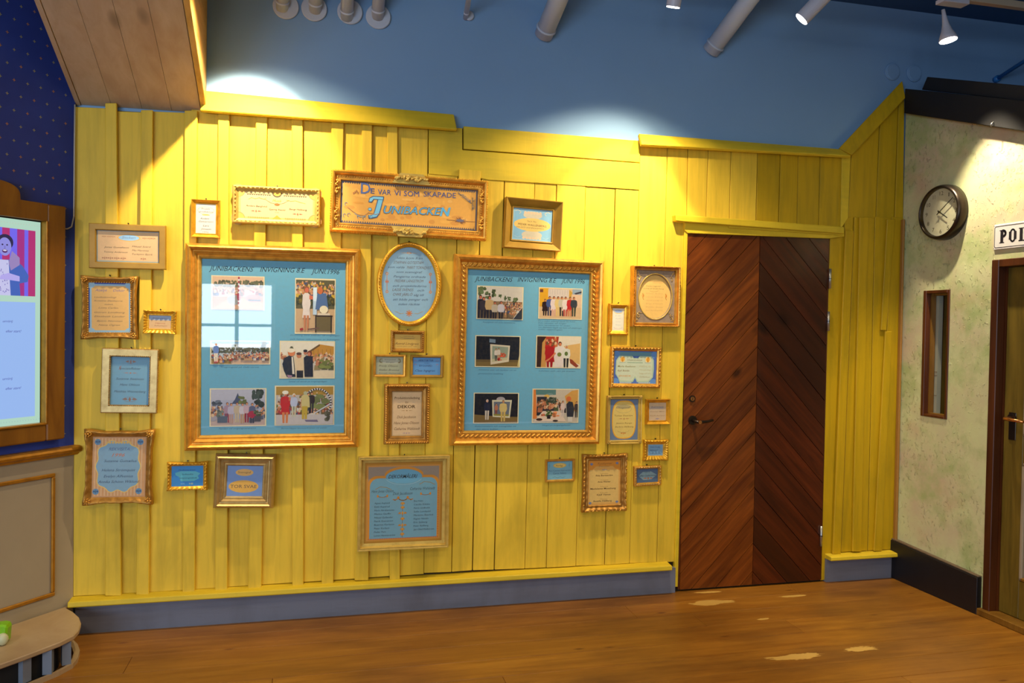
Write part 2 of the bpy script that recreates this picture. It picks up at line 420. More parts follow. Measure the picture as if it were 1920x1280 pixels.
    def crowd(s, u0, u1, v0, v1, n, r, cols, seed=1):
        q = random.Random(seed); a = s.h / s.w
        P = sorted([(v0 + (v1 - v0) * q.random() ** .8, u0 + (u1 - u0) * q.random()) for _ in range(n)])
        for v, u in P:
            rr = r * (0.6 + 0.7 * (v - v0) / max(v1 - v0, .001)); c = q.choice(cols)
            s.poly([(u - rr * a * 1.2, v + rr * .6), (u + rr * a * 1.2, v + rr * .6), (u + rr * a * 1.4, v + rr * 3), (u - rr * a * 1.4, v + rr * 3)], c)
            s.ell(u, v, rr * a * .8, rr, q.choice([(214, 150, 110), (190, 120, 84), (120, 80, 50), (226, 190, 150)]), 7)
        return s
    def tree(s, u, v, ru, rv, col, seed=0):
        q = random.Random(seed); r, g, b = col
        for _ in range(12):
            uu, vv = u + ru * q.uniform(-.7, .7), v + rv * q.uniform(-.7, .7); k = q.uniform(.65, 1.25)
            s.ell(uu, vv, ru * q.uniform(.25, .5), rv * q.uniform(.2, .45), tuple(min(255, int(x * k)) for x in (r, g, b)), 8)
        return s
    def build(s, name, parent, mat=None, loc=(0, 0, 0), **pr):
        me = bpy.data.meshes.new(name); me.from_pydata(s.v, [], s.f)
        ca = me.color_attributes.new('Col', 'FLOAT_COLOR', 'CORNER')
        arr = []
        for p, c in zip(me.polygons, s.c): arr += [*c, 1.0] * p.loop_total
        ca.data.foreach_set('color', arr); me.materials.append(mat or PRINT)
        o = bpy.data.objects.new(name, me); COL.objects.link(o); o.parent = parent; o.location = loc
        for k, v in pr.items(): o[k] = v
        return o

ST = dict(kind='structure')
def xl(J, y):       # joint line (xt,yt,xb,yb) at image row y
    xt, yt, xb, yb = J; return xt + (xb - xt) * (y - yt) / (yb - yt)
def lerp(pts, x):
    for (a, ya), (b, yb) in zip(pts, pts[1:]):
        if x <= b or (b, yb) == pts[-1]: return ya + (yb - ya) * (x - a) / (b - a)
    return pts[-1][1]
# ================================================================ ROOM SHELL
CEIL = 3.5
wall_back = MB().box(-8, 0.024, 0, 6.2, 0.12, CEIL).build('wall_back', BLUEW, **ST)
MB().box(-8, YF, CEIL, 6.2, 0.12, CEIL + 0.1).build('ceiling', BLUEC, **ST)
MB().box(6.1, YF, 0, 6.2, 0.024, CEIL).build('wall_hall', BLUEW, **ST)
fb = MB()
for x0, x1, z0, z1 in ((-8, -6.45, 0, CEIL), (-6.45, -1.95, 0, .8), (-6.45, -1.95, 2.4, CEIL), (-1.95, -1.64, 0, CEIL), (-1.64, -.64, 0, 1.12), (-1.64, -.64, 2.06, CEIL), (-.64, 6.2, 0, CEIL)):
    fb.box(x0, YF - .1, z0, x1, YF, z1)
fb.build('wall_front', BLUEC, **ST)
for i, (x0, x1, z0, z1, n) in enumerate(((-6.45, -1.95, .8, 2.4, 4), (-1.64, -.64, 1.12, 2.06, 2))):
    m = MB()
    for k in range(n + 1):
        x = x0 + (x1 - x0) * k / n; m.box(x - .025, YF + .08, z0, x + .025, YF + .13, z1)
    for z in (z0, z0 + (z1 - z0) * .36, z1): m.box(x0, YF + .085, z - .02, x1, YF + .125, z + .02)
    m.build('window_%d' % (i + 2), LAMPW, **ST)
# floor: planks parallel to the back wall
fl = MB().box(-8, YF, -0.06, 6.2, 0.02, -0.025).build('floor', FLOOR, **ST)
y = 0.012; row = 0
while y > -4.6:
    wdt = 0.178; cuts = [-4.8 + rnd.uniform(-.5, .5)]
    while cuts[-1] < 3.4: cuts.append(cuts[-1] + rnd.uniform(2.6, 4.2))
    cuts[-1] = 5.9
    for a, b in zip(cuts, cuts[1:]):
        MB().box(a + .0008, y - wdt + .0008, -0.025, b - .0008, y - .0008, 0.0).build('floorboard', FLOOR, fl, bevel=0.0012)
    y -= wdt; row += 1

# ---------------------------------------------------------------- yellow board wall
bw = wall_back
BACKG = m_plain('gap_shade_tone', (60, 46, 16), .8)  # dark tone stands in for the shade in gaps between boards
MB().pp(BK, [BK.un(x, y) for x, y in ((139, 201), (375, 214), (377, 200), (855, 238), (1200, 268), (1202, 276), (1595, 294), (1690, 195), (1679, 1060), (1678, 1088), (147, 1195))], -.0238, -.0225).build('gap_shade_sheet', BACKG, bw)  # sheet added behind the boards and door so their gaps look dark
def board(name, pts, o0=-0.022, o1=0.0, mat=YEL, bev=0.002, par=bw, P=BK):
    return MB().pp(P, [P.un(x, y, max(o1, 0)) for x, y in pts], o0, o1).build(name, mat, par, bevel=bev)
SILL = [(130, 1119), (300, 1110), (600, 1090), (900, 1070), (1263, 1053)]
TOPA = [(130, 196), (290, 209), (375, 211), (376, 196), (860, 236)]
bat = [(197, 218.5, 193, 197, 227, 1117), (264, 286.5, 206, 255, 279, 1115), (346, 370, 207, 342, 365, 1112), (409, 430, 205, 403, 426, 1107),
       (480, 501, 210, 465, 490, 1105), (547, 567.5, 215, 548, 569, 1101), (622, 645, 222, 603, 625, 1095), (679, 698, 226, 665, 691, 1088), (726, 745.5, 230, 731, 750, 1087)]
for i, (a, b, yt, c, d, yb) in enumerate(bat):
    board('batten', [(a, yt), (b, yt), (d, yb), (c, yb)], 0.0005, 0.021, bev=0.003)
JA = [(139.5, 197, 136, 1110)] + [((a + b) / 2, yt, (c + d) / 2, yb) for a, b, yt, c, d, yb in bat] + [(803, 240, 795, 1075)]
for J0, J1 in zip(JA, JA[1:]):
    yt = lerp(TOPA, (J0[0] + J1[0]) / 2 + 1); yb0 = lerp(SILL, J0[2]) - 1; yb1 = lerp(SILL, J1[2]) - 1
    yt0 = yt + (0 if J0[0] > 300 else rnd.uniform(-2, 3))
    board('board', [(xl(J0, yt0) + .7, yt0), (xl(J1, yt0) - .5, yt0 + 3), (J1[2] - .5, yb1), (J0[2] + .7, yb0)], -0.022, rnd.uniform(-.004, 0))
JB = [(803, 240, 795, 1075), (857, 440, 847, 1073), (900, 440, 886, 1070), (946, 340, 927, 1069), (1003, 345, 984.5, 1067), (1044, 350, 1024.6, 1065),
      (1098, 355, 1080, 1062), (1154, 358, 1134, 1060), (1198.5, 357, 1180.6, 1057), (1252, 270, 1232, 1055), (1284, 430, 1264, 1053)]
TB = [(803, 325), (915, 336), (1198, 357)]
gaps = [.4, .8, 1.3, 1.2, .5, .5, .5, .8, .5, .5]
for i, (J0, J1) in enumerate(zip(JB, JB[1:])):
    if i < 8: yt0 = lerp(TB, J0[0]); yt1 = lerp(TB, J1[0])
    else: yt0 = 262 if i == 8 else 266; yt1 = yt0 + 4
    g0 = gaps[i] * .8; g1 = gaps[min(i + 1, 9)] * .8
    if i == 9:
        J1 = (1283, 430, 1264, 1053); J1t = (1290, 270)
        board('board', [(xl(J0, yt0) + g0, yt0), (1289.5, yt1), (1287.5, 408), (1283.5, 430), (1264, 1053), (J0[2] + g0, J0[3])], -0.022, -.002)
    else:
        board('board', [(xl(J0, yt0) + g0, yt0), (xl(J1, yt1) - g1, yt1), (J1[2] - g1, J1[3] - 1), (J0[2] + g0, J0[3] - 1)], -0.022, rnd.uniform(-.004, 0))
board('board', [(804, 238), (867, 240), (867, 281), (1200, 306), (1198.5, 356), (1098, 349), (915, 337), (900, 334), (804, 326)], -0.022, 0.004, YEL2)
board('board', [(869.5, 236.5), (1201, 264), (1200, 304.5), (869.5, 279)], -0.022, 0.005, YEL2)
board('batten', [(861, 316.5), (902, 320.5), (901, 342), (860.5, 339)], 0.0045, 0.02)
# boards above the brown door
JC = [(1290, 290, 1288, 408), (1328, 292, 1324, 411), (1371, 294, 1368, 414), (1421, 294, 1418, 416), (1463.5, 294, 1460.5, 419), (1497, 295, 1495, 421), (1538.6, 296, 1535.6, 423), (1579, 296, 1576, 427), (1596, 296, 1591, 408)]
for i, (J0, J1) in enumerate(zip(JC, JC[1:])):
    yt = 272 + i * 1.6; yb = 404 + i * 3.2 + 4
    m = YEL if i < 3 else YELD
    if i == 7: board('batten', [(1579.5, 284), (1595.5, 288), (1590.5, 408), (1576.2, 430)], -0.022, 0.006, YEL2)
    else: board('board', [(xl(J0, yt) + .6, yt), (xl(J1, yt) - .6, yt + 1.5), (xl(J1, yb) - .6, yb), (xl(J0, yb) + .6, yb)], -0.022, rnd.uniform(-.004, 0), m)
# gable boards under the sloping rake board
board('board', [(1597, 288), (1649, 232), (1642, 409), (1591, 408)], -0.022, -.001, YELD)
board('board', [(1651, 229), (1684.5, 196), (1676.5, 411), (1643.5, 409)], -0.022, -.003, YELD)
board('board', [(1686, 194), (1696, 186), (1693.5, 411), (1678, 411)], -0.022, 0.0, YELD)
# boards and battens right of the door
JD = [(1556, 430, 1537, 1088), (1584, 430, 1562, 1037), (1601, 430, 1577, 1037), (1620, 430, 1607, 1035), (1640, 430, 1627, 1034), (1671, 430, 1646, 1033), (1696, 410, 1679.5, 1031)]
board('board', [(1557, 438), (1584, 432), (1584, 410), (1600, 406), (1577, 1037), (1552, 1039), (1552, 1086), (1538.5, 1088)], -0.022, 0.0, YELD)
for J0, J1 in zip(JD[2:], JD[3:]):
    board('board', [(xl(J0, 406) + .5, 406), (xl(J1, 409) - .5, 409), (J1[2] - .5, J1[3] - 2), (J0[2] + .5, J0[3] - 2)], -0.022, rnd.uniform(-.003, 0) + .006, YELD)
for a, b, yt, c, d, yb in ((1586, 1601, 432, 1562, 1577, 1039), (1612.5, 1629, 407, 1598.6, 1615.5, 1034), (1664, 1679, 411, 1652.2, 1662.5, 619), (1660.5, 1673, 621, 1639, 1654, 1033)):
    board('batten', [(a, yt), (b, yt), (d, yb), (c, yb)], 0.0065, 0.022, YELD, 0.003)
board('corner_strip', [(1694, 411), (1697.5, 411), (1682.5, 1031), (1678.5, 1031)], 0.0065, 0.03, m_plain('orange_brown_strip', (170, 120, 50), .5), 0.002)

# caps (trims) on top of the boards
def cap(name, tl, tr, br, bl, o_top, o_bot, mat, th=0.022):
    q = [BK.hit(*tl, o_top), BK.hit(*tr, o_top), BK.hit(*br, o_bot), BK.hit(*bl, o_bot)]
    n = (q[1] - q[0]).cross(q[3] - q[0]).normalized()
    if n.y < 0: n = -n
    return MB().prism(q, [p + n * th for p in q]).build(name, mat, bevel=0.003, **ST)
cap('trim_1', (383, 169), (851, 214), (857, 242), (375, 206), 0.022, 0.062, YEL2)
cap('trim_2', (1198, 250), (1574, 279), (1596, 292), (1203, 270), 0.02, 0.06, YEL2)
cap('trim_3', (1573, 278), (1692, 151), (1698, 183), (1598, 290), 0.02, 0.05, YELD)

# sill board and grey plinth
def zof(px, py, off): return BK.un(px, py, off)[1]
for nm, x0, x1, zt, zb in (('trim_4', BK.un(127, 1137, .06)[0], BK.un(1260, 1063, .06)[0], 0.176, 0.144),
                           ('trim_5', BK.un(1558, 1045, .06)[0], BK.un(1683, 1038, .06)[0], 0.168, 0.140)):
    MB().prism([(x0, .021, zt + .003), (x0, -.064, zt - .004), (x0, -.068, zb + .004), (x0, -.060, zb), (x0, .021, zb)],
               [(x1, .021, zt + .003), (x1, -.064, zt - .004), (x1, -.068, zb + .004), (x1, -.060, zb), (x1, .021, zb)]).build(nm, YEL2, bevel=0.003, **ST)
MB().box(-1.125, -.016, 0, BK.un(1266, 1100, .016)[0], 0.02, .144).build('baseboard_back', GREYP, **ST)
MB().box(BK.un(1549, 1080, .016)[0], -.016, 0, 3.485, 0.02, .140).build('baseboard_back', GREYP, **ST)

# ---------------------------------------------------------------- door_1 : brown herringbone door
d1 = empty('door_1', **ST)
DX0, DZ0 = BK.un(1271, 1100, 0); DX1 = BK.un(1545, 760, 0)[0]; DX0 = BK.un(1281, 760, 0)[0]
DZ0 = 0.012; DZ1 = BK.un(1420, 441, 0)[1]; DXC = BK.un(1417, 760, 0)[0]
def clip(poly, inside, inter):
    out = []
    for a, b in zip(poly, poly[1:] + poly[:1]):
        if inside(a): out.append(a)
        if inside(a) != inside(b): out.append(inter(a, b))
    return out
def clip_rect(poly, x0, x1, z0, z1):
    for ax_, val, sg in ((0, x0, 1), (0, x1, -1), (1, z0, 1), (1, z1, -1)):
        def ins(p): return sg * (p[ax_] - val) >= -1e-9
        def it(a, b):
            t = (val - a[ax_]) / (b[ax_] - a[ax_]); return (a[0] + (b[0] - a[0]) * t, a[1] + (b[1] - a[1]) * t)
        if poly: poly = clip(poly, ins, it)
    return poly
MB().box(DX0, -.004 + .012, DZ0, DX1, .022, DZ1).build('door_core', VOID, d1)
apex = BK.un(1424, 438)[1]; st = 0.166; g = .0050
for side, xa, xb, mat in ((0, DX0, DXC - .0015, DOORL), (1, DXC + .0015, DX1, DOORR)):
    for k in range(-7, 20):
        zt = apex - k * st - (0.0 if side == 0 else .004); zb = zt - st + g
        dx = 0.6 * (1.05 if side == 0 else 1.06)
        q = [(DXC, zt), (DXC, zb), (DXC - .6, zb - dx), (DXC - .6, zt - dx)] if side == 0 else [(DXC, zb), (DXC, zt), (DXC + .6, zt - dx), (DXC + .6, zb - dx)]
        q = clip_rect(q, xa, xb, DZ0, DZ1)
        if q and len(q) > 2 and max(p[1] for p in q) - min(p[1] for p in q) > .01:
            MB().pp(BK, q, -0.012, 0.006 + rnd.uniform(-.001, .001)).build('plank', mat, d1)
MB().box(DX0 - .002, -.006, DZ1 + .001, DX1, .02, DZ1 + .014).build('steel_strip', STEEL, d1)
MB().box(DX0 - .012, -.002, DZ0, DX0 - .002, .02, DZ1).build('door_edge', RED, d1)
MB().box(DX1 + .002, -.002, DZ0, DX1 + .009, .02, DZ1).build('door_edge', RED, d1)
for (px, y0, y1) in ((1554, 504, 541), (1551, 584, 620), (1537.5, 985, 1022)):
    x, z1 = BK.un(px, y0); _, z0 = BK.un(px, y1)
    h = MB().tube([(x, -.014, z0), (x, -.014, z1)], .008, 10).build('hinge', STEEL, d1, smooth=True)
    MB().tube([(x, -.014, (z0 + z1) / 2 - .002), (x, -.014, (z0 + z1) / 2 + .002)], .0095, 10).build('hinge_collar', DARKM, h)
kx, kz = BK.un(1296.5, 747)
k = MB().disc((kx, -.006, kz), (0, -1, 0), .019, .007, 24).build('lock_cylinder', DARKM, d1)
MB().disc((kx, -.013, kz), (0, -1, 0), .012, .003, 20).build('lock_core', BRASS, k)
MB().box(kx - .0015, -.018, kz - .008, kx + .0015, -.0158, kz + .008).build('keyhole', VOID, k)
hx, hz_ = BK.un(1297, 787)
h = MB().disc((hx, -.006, hz_), (0, -1, 0), .026, .008, 24).build('door_handle', DARKM, d1)
MB().tube([(hx, -.01, hz_), (hx, -.055, hz_ - .003), (hx + .02, -.062, hz_ - .006), (hx + .06, -.06, hz_ - .004), (hx + .105, -.058, hz_ + .004)], [.009, .009, .010, .008, .006], 12).build('lever', DARKM, h, smooth=True)
MB().disc((hx + .018, -.066, hz_ - .006), (0, -1, 0), .010, .006, 18).build('lever_boss', BRASS, h)
# casing around the door
board('casing', [(1283.5, 430), (1290, 430), (1271, 1100), (1264.5, 1100)], -.02, .012, YEL2, par=d1)
board('casing', [(1284, 411), (1583.5, 434), (1583.5, 443), (1556, 447), (1290, 437), (1284, 432)], -.02, .02, YEL2, par=d1)
MB().pp(BK, [BK.un(x, y, .05) for x, y in ((1267, 402), (1583.5, 425), (1583.5, 438), (1280, 415.5), (1268, 414))], 0, .05).build('door_head', YEL2, d1, bevel=.004)
MB().pp(BK, [BK.un(x, y, .03) for x, y in ((1367, 421), (1583, 437), (1583, 441.5), (1367, 427))], 0, .03).build('head_fillet', YEL2, d1, bevel=.002)

# ---------------------------------------------------------------- sloping timber beam box, top left
tb = empty('trim_6', **ST)
sl = math.radians(21)
e = Vector((0.03, -math.cos(sl), math.sin(sl))).normalized()
A0 = Vector((BK.un(150, 195)[0], 0.02, 2.548)); B0 = Vector((BK.un(376, 208)[0], 0.02, 2.552))
LB = 2.6; hgt = Vector((0, 0, 1.0))
npl = 4
for i in range(npl):
    w = (B0 - A0); a = A0 + w * (i / npl) + Vector((.0008, 0, 0)); b = A0 + w * ((i + 1) / npl) - Vector((.0008, 0, 0))
    t = Vector((0, .02, .02))
    MB().prism([a, b, b + e * LB, a + e * LB], [a + t, b + t, b + t + e * LB, a + t + e * LB]).build('soffit_plank', BEAM, tb)
r0 = B0 + Vector((.002, 0, -.004)); rw = Vector((.026, 0, 0))
MB().prism([r0, r0 + rw, r0 + rw + e * LB, r0 + e * LB], [r0 + Vector((0, 0, .06)), r0 + rw + Vector((0, 0, .06)), r0 + rw + e * LB + Vector((0, 0, .06)), r0 + e * LB + Vector((0, 0, .06))]).build('edge_batten', BEAMY, tb, bevel=.003)
s0 = B0 + Vector((.004, 0, .045)); sw = Vector((.02, 0, 0))
MB().prism([s0, s0 + e * LB, s0 + e * LB + hgt, s0 + hgt], [s0 + sw, s0 + sw + e * LB, s0 + sw + e * LB + hgt, s0 + sw + hgt]).build('side_board', BEAMY, tb)
l0 = A0 + Vector((-.022, 0, -.004)); lw = Vector((.02, 0, 0))
MB().prism([l0, l0 + e * LB, l0 + e * LB + hgt, l0 + hgt], [l0 + lw, l0 + lw + e * LB, l0 + lw + e * LB + hgt, l0 + lw + hgt]).build('side_board', BEAM, tb)

# ---------------------------------------------------------------- left wall (splayed) with wallpaper
def m_paper():
    t = NT('blue_wallpaper'); n = t.noise(t.coord(), 3, 4)
    return t.fin(t.mix(t.ramp(n, .35, .7), lin((48, 70, 156)), lin((40, 56, 130))), 0.6, 0, .3)
PAPER = m_paper()
wl = MB().pp(LF, [(0.0, 0.906), (7.5, 0.906), (7.5, CEIL), (0, CEIL)], -.1, 0).build('wall_left', PAPER, **ST)
gstar = Art(1.3, 2.4); gu = 0
for i in range(21):
    for j in range(36):
        u = (i + .5 * (j % 2)) / 21; v = (j + .5) / 36; r = .0085
        pts = []
        for q in range(8):
            rr = r if q % 2 == 0 else r * .4; an = q * PI / 4
            pts.append((u + rr * math.cos(an) / 1.3, v + rr * math.sin(an) / 2.4))
        gstar.k = 0; gstar.poly(pts, (150, 146, 120) if (i * 7 + j) % 3 else (170, 120, 96))
pe = plane_empty('star_pattern_origin', LF, .67, 2.14, .0012); 
so = gstar.build('star_pattern', None, PRINT, kind='stuff'); so.matrix_world = pe.matrix_world.copy()
bpy.data.objects.remove(pe); mw = so.matrix_world.copy(); so.parent = wl; so.matrix_world = mw
wn = MB().pp(LF, [(0.0, 0.0), (7.5, 0.0), (7.5, .906), (0, .906)], -.1, 0).build('wainscot', PANELG, wl)
rl = MB()
prof = [(.0, .868), (.012, .868), (.020, .878), (.034, .886), (.038, .897), (.034, .907), (.018, .913), (0, .915)]
rl.prism([LF.pt(-.015, z, o) for o, z in prof], [LF.pt(3.0, z, o) for o, z in prof]).build('trim_7', GILTM, **ST)
pm = empty('trim_8', **ST)
for k, (a, b, c, d) in enumerate(((.10, .215, .75, .233), (.10, .777, .75, .795), (.10, .233, .118, .777), (.732, .233, .75, .777))):
    MB().pp(LF, [(a, b), (c, b), (c, d), (a, d)], 0, .012).build('panel_moulding', GILTM, pm, bevel=.004)
wallcable = MB()
pts = [BK.hit(x, y, .012) for x, y in ((140.5, 196), (139.5, 280), (139, 360), (138.5, 405))] + [LF.pt(*LF.un(x, y, .01), .01) for x, y in ((134, 425), (126, 429), (112, 428))]
wallcable.tube(pts, .0035, 8).build('cable', m_plain('cream_cable', (190, 180, 160), .5), smooth=True, label='thin cream cable running down the corner beside the yellow boards to the screen cabinet', category='cable')

# screen cabinet (local x points to the corner, so x = TC - u)
SU0, SU1, SZ0, SZ1 = .170, .693, 1.034, 1.964
FU0, FU1, FZ0, FZ1 = .078, .785, .957, 2.043
TC = (SU0 + SU1) / 2
tv = plane_empty('display_screen', LF, TC, 1.5, .0, label='wood framed information screen with curved pediment on the blue wallpaper wall', category='screen')
def lbox(mb, u0, z0, u1, z1, o0, o1):
    return mb.box(TC - u1, -o1, z0 - 1.5, TC - u0, -o0, z1 - 1.5)
lbox(MB(), FU0, FZ0, SU0, FZ1, 0, .045).build('side_rail', TVW, tv, bevel=.006)
lbox(MB(), SU1, FZ0, FU1, FZ1, 0, .045).build('side_rail', TVW, tv, bevel=.006)
lbox(MB(), SU0, FZ0, SU1, SZ0, 0, .044).build('bottom_rail', TVW, tv, bevel=.006)
hump = [(SU0, SZ1), (SU1, SZ1), (SU1, FZ1)]
for i in range(25):
    a = PI * i / 24; hump.append((TC + .135 * math.cos(a), FZ1 + (.075 * math.sin(a) ** .55 if 0 < i < 24 else 0)))
hump.append((SU0, FZ1))
MB().prism([(TC - u, -.044, z - 1.5) for u, z in hump], [(TC - u, 0, z - 1.5) for u, z in hump]).build('pediment', TVW, tv)
for (u0, z0, u1, z1) in ((SU0 - .001, SZ0, SU0 + .008, SZ1), (SU1 - .008, SZ0, SU1, SZ1), (SU0, SZ0 - .001, SU1, SZ0 + .008)):
    lbox(MB(), u0, z0, u1, z1, .0, .05).build('inner_bead', GILTM, tv, bevel=.002)
lbox(MB(), SU0, SZ0, SU1, SZ1, .0, .012).build('screen_bezel', VOID, tv)
sc = Art(SU1 - SU0 - .024, SZ1 - SZ0 - .014, -.0135)
sc.rect(0, 0, 1, 1, (186, 226, 206))
px0, px1, py0, py1 = .055, .952, .046, .37
sc.rect(px0, py0, px1, py1, (118, 108, 250))
for i in range(7):
    a = px1 - i * .134 + (.031 if i else 0); sc.rect(max(a - .067, px0), py0, min(a, px1), py1, (172, 48, 140) if i % 2 else (188, 48, 122))
cx = .675
sc.poly([(cx - .20, py1), (cx - .21, .25), (cx - .12, .205), (cx + .09, .195), (cx + .16, .225), (cx + .215, .27), (cx + .205, .30), (cx + .13, .31), (cx + .14, py1)], (66, 104, 196))
sc.poly([(cx - .12, py1), (cx - .10, .20), (cx + .03, .20), (cx + .05, py1)], (208, 208, 250))
for i in range(40): p_, q_ = rnd.uniform(-.10, .03), rnd.uniform(.21, .36); sc.rect(cx + p_, q_, cx + p_ + .006, q_ + .006, (110, 100, 190))
sc.poly([(cx - .10, .175), (cx - .16, .22), (cx - .12, .28), (cx - .06, .22)], (160, 140, 200))
sc.poly([(cx + .06, .155), (cx + .13, .185), (cx + .13, .22), (cx + .05, .25), (cx + .03, .21)], (160, 140, 200))
sc.ell(cx, .115, .072, .038, (38, 34, 80)); sc.ell(cx - .004, .137, .058, .044, (150, 150, 236))
sc.ell(cx - .025, .128, .008, .004, (50, 40, 90)); sc.ell(cx + .016, .128, .008, .004, (50, 40, 90)); sc.ell(cx - .004, .158, .024, .009, (90, 40, 110))
sc.ell(cx - .004, .155, .017, .004, (224, 220, 250)); sc.ell(cx - .004, .141, .006, .009, (128, 124, 212))
sc.poly([(cx - .04, .275), (cx + .03, .262), (cx + .13, .275), (cx + .13, .30), (cx + .02, .295), (cx - .05, .295)], (188, 178, 250))
sc.rect(.055, .40, .952, .965, (160, 196, 255))
for vb in (.500, .777):
    sc.text('urrörij', .655, .745, vb, .012, (64, 64, 170), .3)
    sc.text('efter start!', .682, .822, vb + .048, .012, (64, 64, 170), .3)
for i in range(40): sc.ell(.015 + i * .025, .020, .003, .0018, (220, 190, 180), 6); sc.ell(.015 + i * .025, .982, .003, .0018, (150, 180, 190), 6)
sc.build('screen_picture', tv, SCREEN)

# ---------------------------------------------------------------- curved platform
pf = empty('curved_platform', tuple(hz(0).hit(60, 1230)), label='low half-round platform with a pale worn top and short grey posts, below the screen', category='platform')
def build_at(mb, name, mat, par, **kw):
    L = Vector(par.location); mb.v = [tuple(Vector(p) - L) for p in mb.v]; return mb.build(name, mat, par, **kw)
ZT = .145
edge = [hz(ZT).hit(x, y) for x, y in ((124, 1139), (137, 1146), (148, 1156), (152, 1167), (148, 1180), (139, 1190), (113, 1203), (84, 1214), (45, 1229), (0, 1245))]
w0 = edge[-1]; dirl = (edge[-1] - edge[-2]).normalized()
cx_ = [w0 + dirl * .25 + Vector((-.03, .02, 0)), w0 + dirl * .55 + Vector((-.10, .10, 0)), w0 + dirl * .8 + Vector((-.22, .24, 0))]
edge = edge + cx_
edge = [p + LF.N * max(0.0, .006 - (p - LF.O).dot(LF.N)) for p in edge]
endp = LF.pt(1.25, ZT, .004); start = LF.pt(.03, ZT, .006)
top = [start] + edge + [endp]
build_at(MB().prism(top, [p - Vector((0, 0, .022)) for p in top]), 'platform_top', PLATF, pf, bevel=.004)
c0 = sum((p for p in top), Vector()) / len(top)
def shr(p, k, z): q = c0 + (p - c0) * k; return Vector((q.x, q.y, z))
ring_o = [shr(p, .985, 0) for p in edge]; ring_i = [shr(p, .90, 0) for p in edge]
ring_o, ring_i = [[p + LF.N * max(0.0, .004 - (p - LF.O).dot(LF.N)) for p in q] for q in (ring_o, ring_i)]
m = MB(); n = len(edge)
vs = []
for a, b in zip(ring_o, ring_i): vs += [a, b, a + Vector((0, 0, .02)), b + Vector((0, 0, .02))]
fs = []
for i in range(n - 1):
    a = 4 * i; b = a + 4; fs += [(a, b, b + 2, a + 2), (a + 1, a + 3, b + 3, b + 1), (a + 2, b + 2, b + 3, a + 3), (a, a + 1, b + 1, b)]
fs += [(0, 2, 3, 1), (4 * n - 4, 4 * n - 3, 4 * n - 1, 4 * n - 2)]
build_at(m.add(vs, fs), 'base_ring', PLATF, pf)
for i_, t_ in ((4, .6), (6, .1), (7, .65)):
    c = edge[i_].lerp(edge[i_ + 1], t_); t = (c - c0); t.z = 0; t.normalize(); s_ = Vector((-t.y, t.x, 0)); b = MB(); c = c - t * .022
    q = [c + s_ * .02, c - s_ * .02, c - s_ * .02 - t * .035, c + s_ * .02 - t * .035]
    q = [Vector((p.x, p.y, .02)) for p in q]
    build_at(b.prism(q, [p + Vector((0, 0, ZT - .022 - .02)) for p in q]), 'post', POSTG, pf)
inn = [shr(p, .72, 0.001) for p in top]
build_at(MB().prism(inn, [p + Vector((0, 0, ZT - .024)) for p in inn]), 'platform_core', VOID, pf)
gp = hz(ZT).hit(2, 1204)
toy = empty('toy', tuple(gp), label='small lime green toy with a pale rounded tip lying on the platform', category='toy')
MB().prism([(-.05, -.03, .0), (.028, -.03, .0), (.034, -.03, .075), (.02, -.03, .085), (-.05, -.03, .08)], [(-.05, .03, .0), (.028, .03, .0), (.034, .03, .075), (.02, .03, .085), (-.05, .03, .08)]).build('toy_body', GREENT, toy, bevel=.008)
MB().blob((.018, -.035, .026), .022, .02, .026, 0, 16, 10).build('toy_tip', PALET, toy, smooth=True)

# ---------------------------------------------------------------- right facade: plaster wall, window, door
wr = empty('wall_right', **ST)
ru = lambda x, y, o=0: RT.un(x, y, o)
DU = ru(1868, 487)[0]; DU = (DU + ru(1838, 1100)[0]) / 2; DZT = ru(1868, 487)[1]
WU0, WZ1 = ru(1733, 545); WU1, _ = ru(1783, 545); WZ0 = ru(1728, 779)[1]; WU0 = (WU0 + ru(1727, 778)[0]) / 2; WU1 = (WU1 + ru(1775, 787)[0]) / 2
DUE = DU + .95
def roofz(u): return 2.872 - .365 * u
def wallpiece(pts): MB().pp(RT, pts, -.10, 0).build('plaster_panel', PLASTER, wr)
top_m = .04
# one continuous skin with holes, so the relief has no joints
m = MB(); us = [0, WU0, WU1, DU, DUE, 2.3]; zs = [0, WZ0, WZ1, DZT]
def zz(j, u): return zs[j] if j < len(zs) else max(roofz(u), 2.05) + top_m
vid = {}
for i, u in enumerate(us):
    for j in range(5):
        for k, o in enumerate((0, -.10)):
            vid[i, j, k] = len(m.v); m.v.append(tuple(RT.pt(u, zz(j, u), o)))
solid = {}
for i in range(5):
    for j in range(4):
        hole = (i == 1 and j == 1) or (i == 3 and j in (0, 1, 2))
        solid[i, j] = not hole
for i in range(5):
    for j in range(4):
        if not solid[i, j]: continue
        for k in (0, 1): m.f.append((vid[i, j, k], vid[i + 1, j, k], vid[i + 1, j + 1, k], vid[i, j + 1, k]))
        for (di, dj, a, b) in ((-1, 0, (i, j), (i, j + 1)), (1, 0, (i + 1, j), (i + 1, j + 1)), (0, -1, (i, j), (i + 1, j)), (0, 1, (i, j + 1), (i + 1, j + 1))):
            if not solid.get((i + di, j + dj), False):
                m.f.append((vid[a[0], a[1], 0], vid[b[0], b[1], 0], vid[b[0], b[1], 1], vid[a[0], a[1], 1]))
m.build('plaster_panel', PLASTER, wr)
MB().pp(RT, [(2.3, 0), (7.9, 0), (7.9, 2.09), (2.3, 2.09)], -.1, 0).build('plaster_panel', PLASTER, wr)
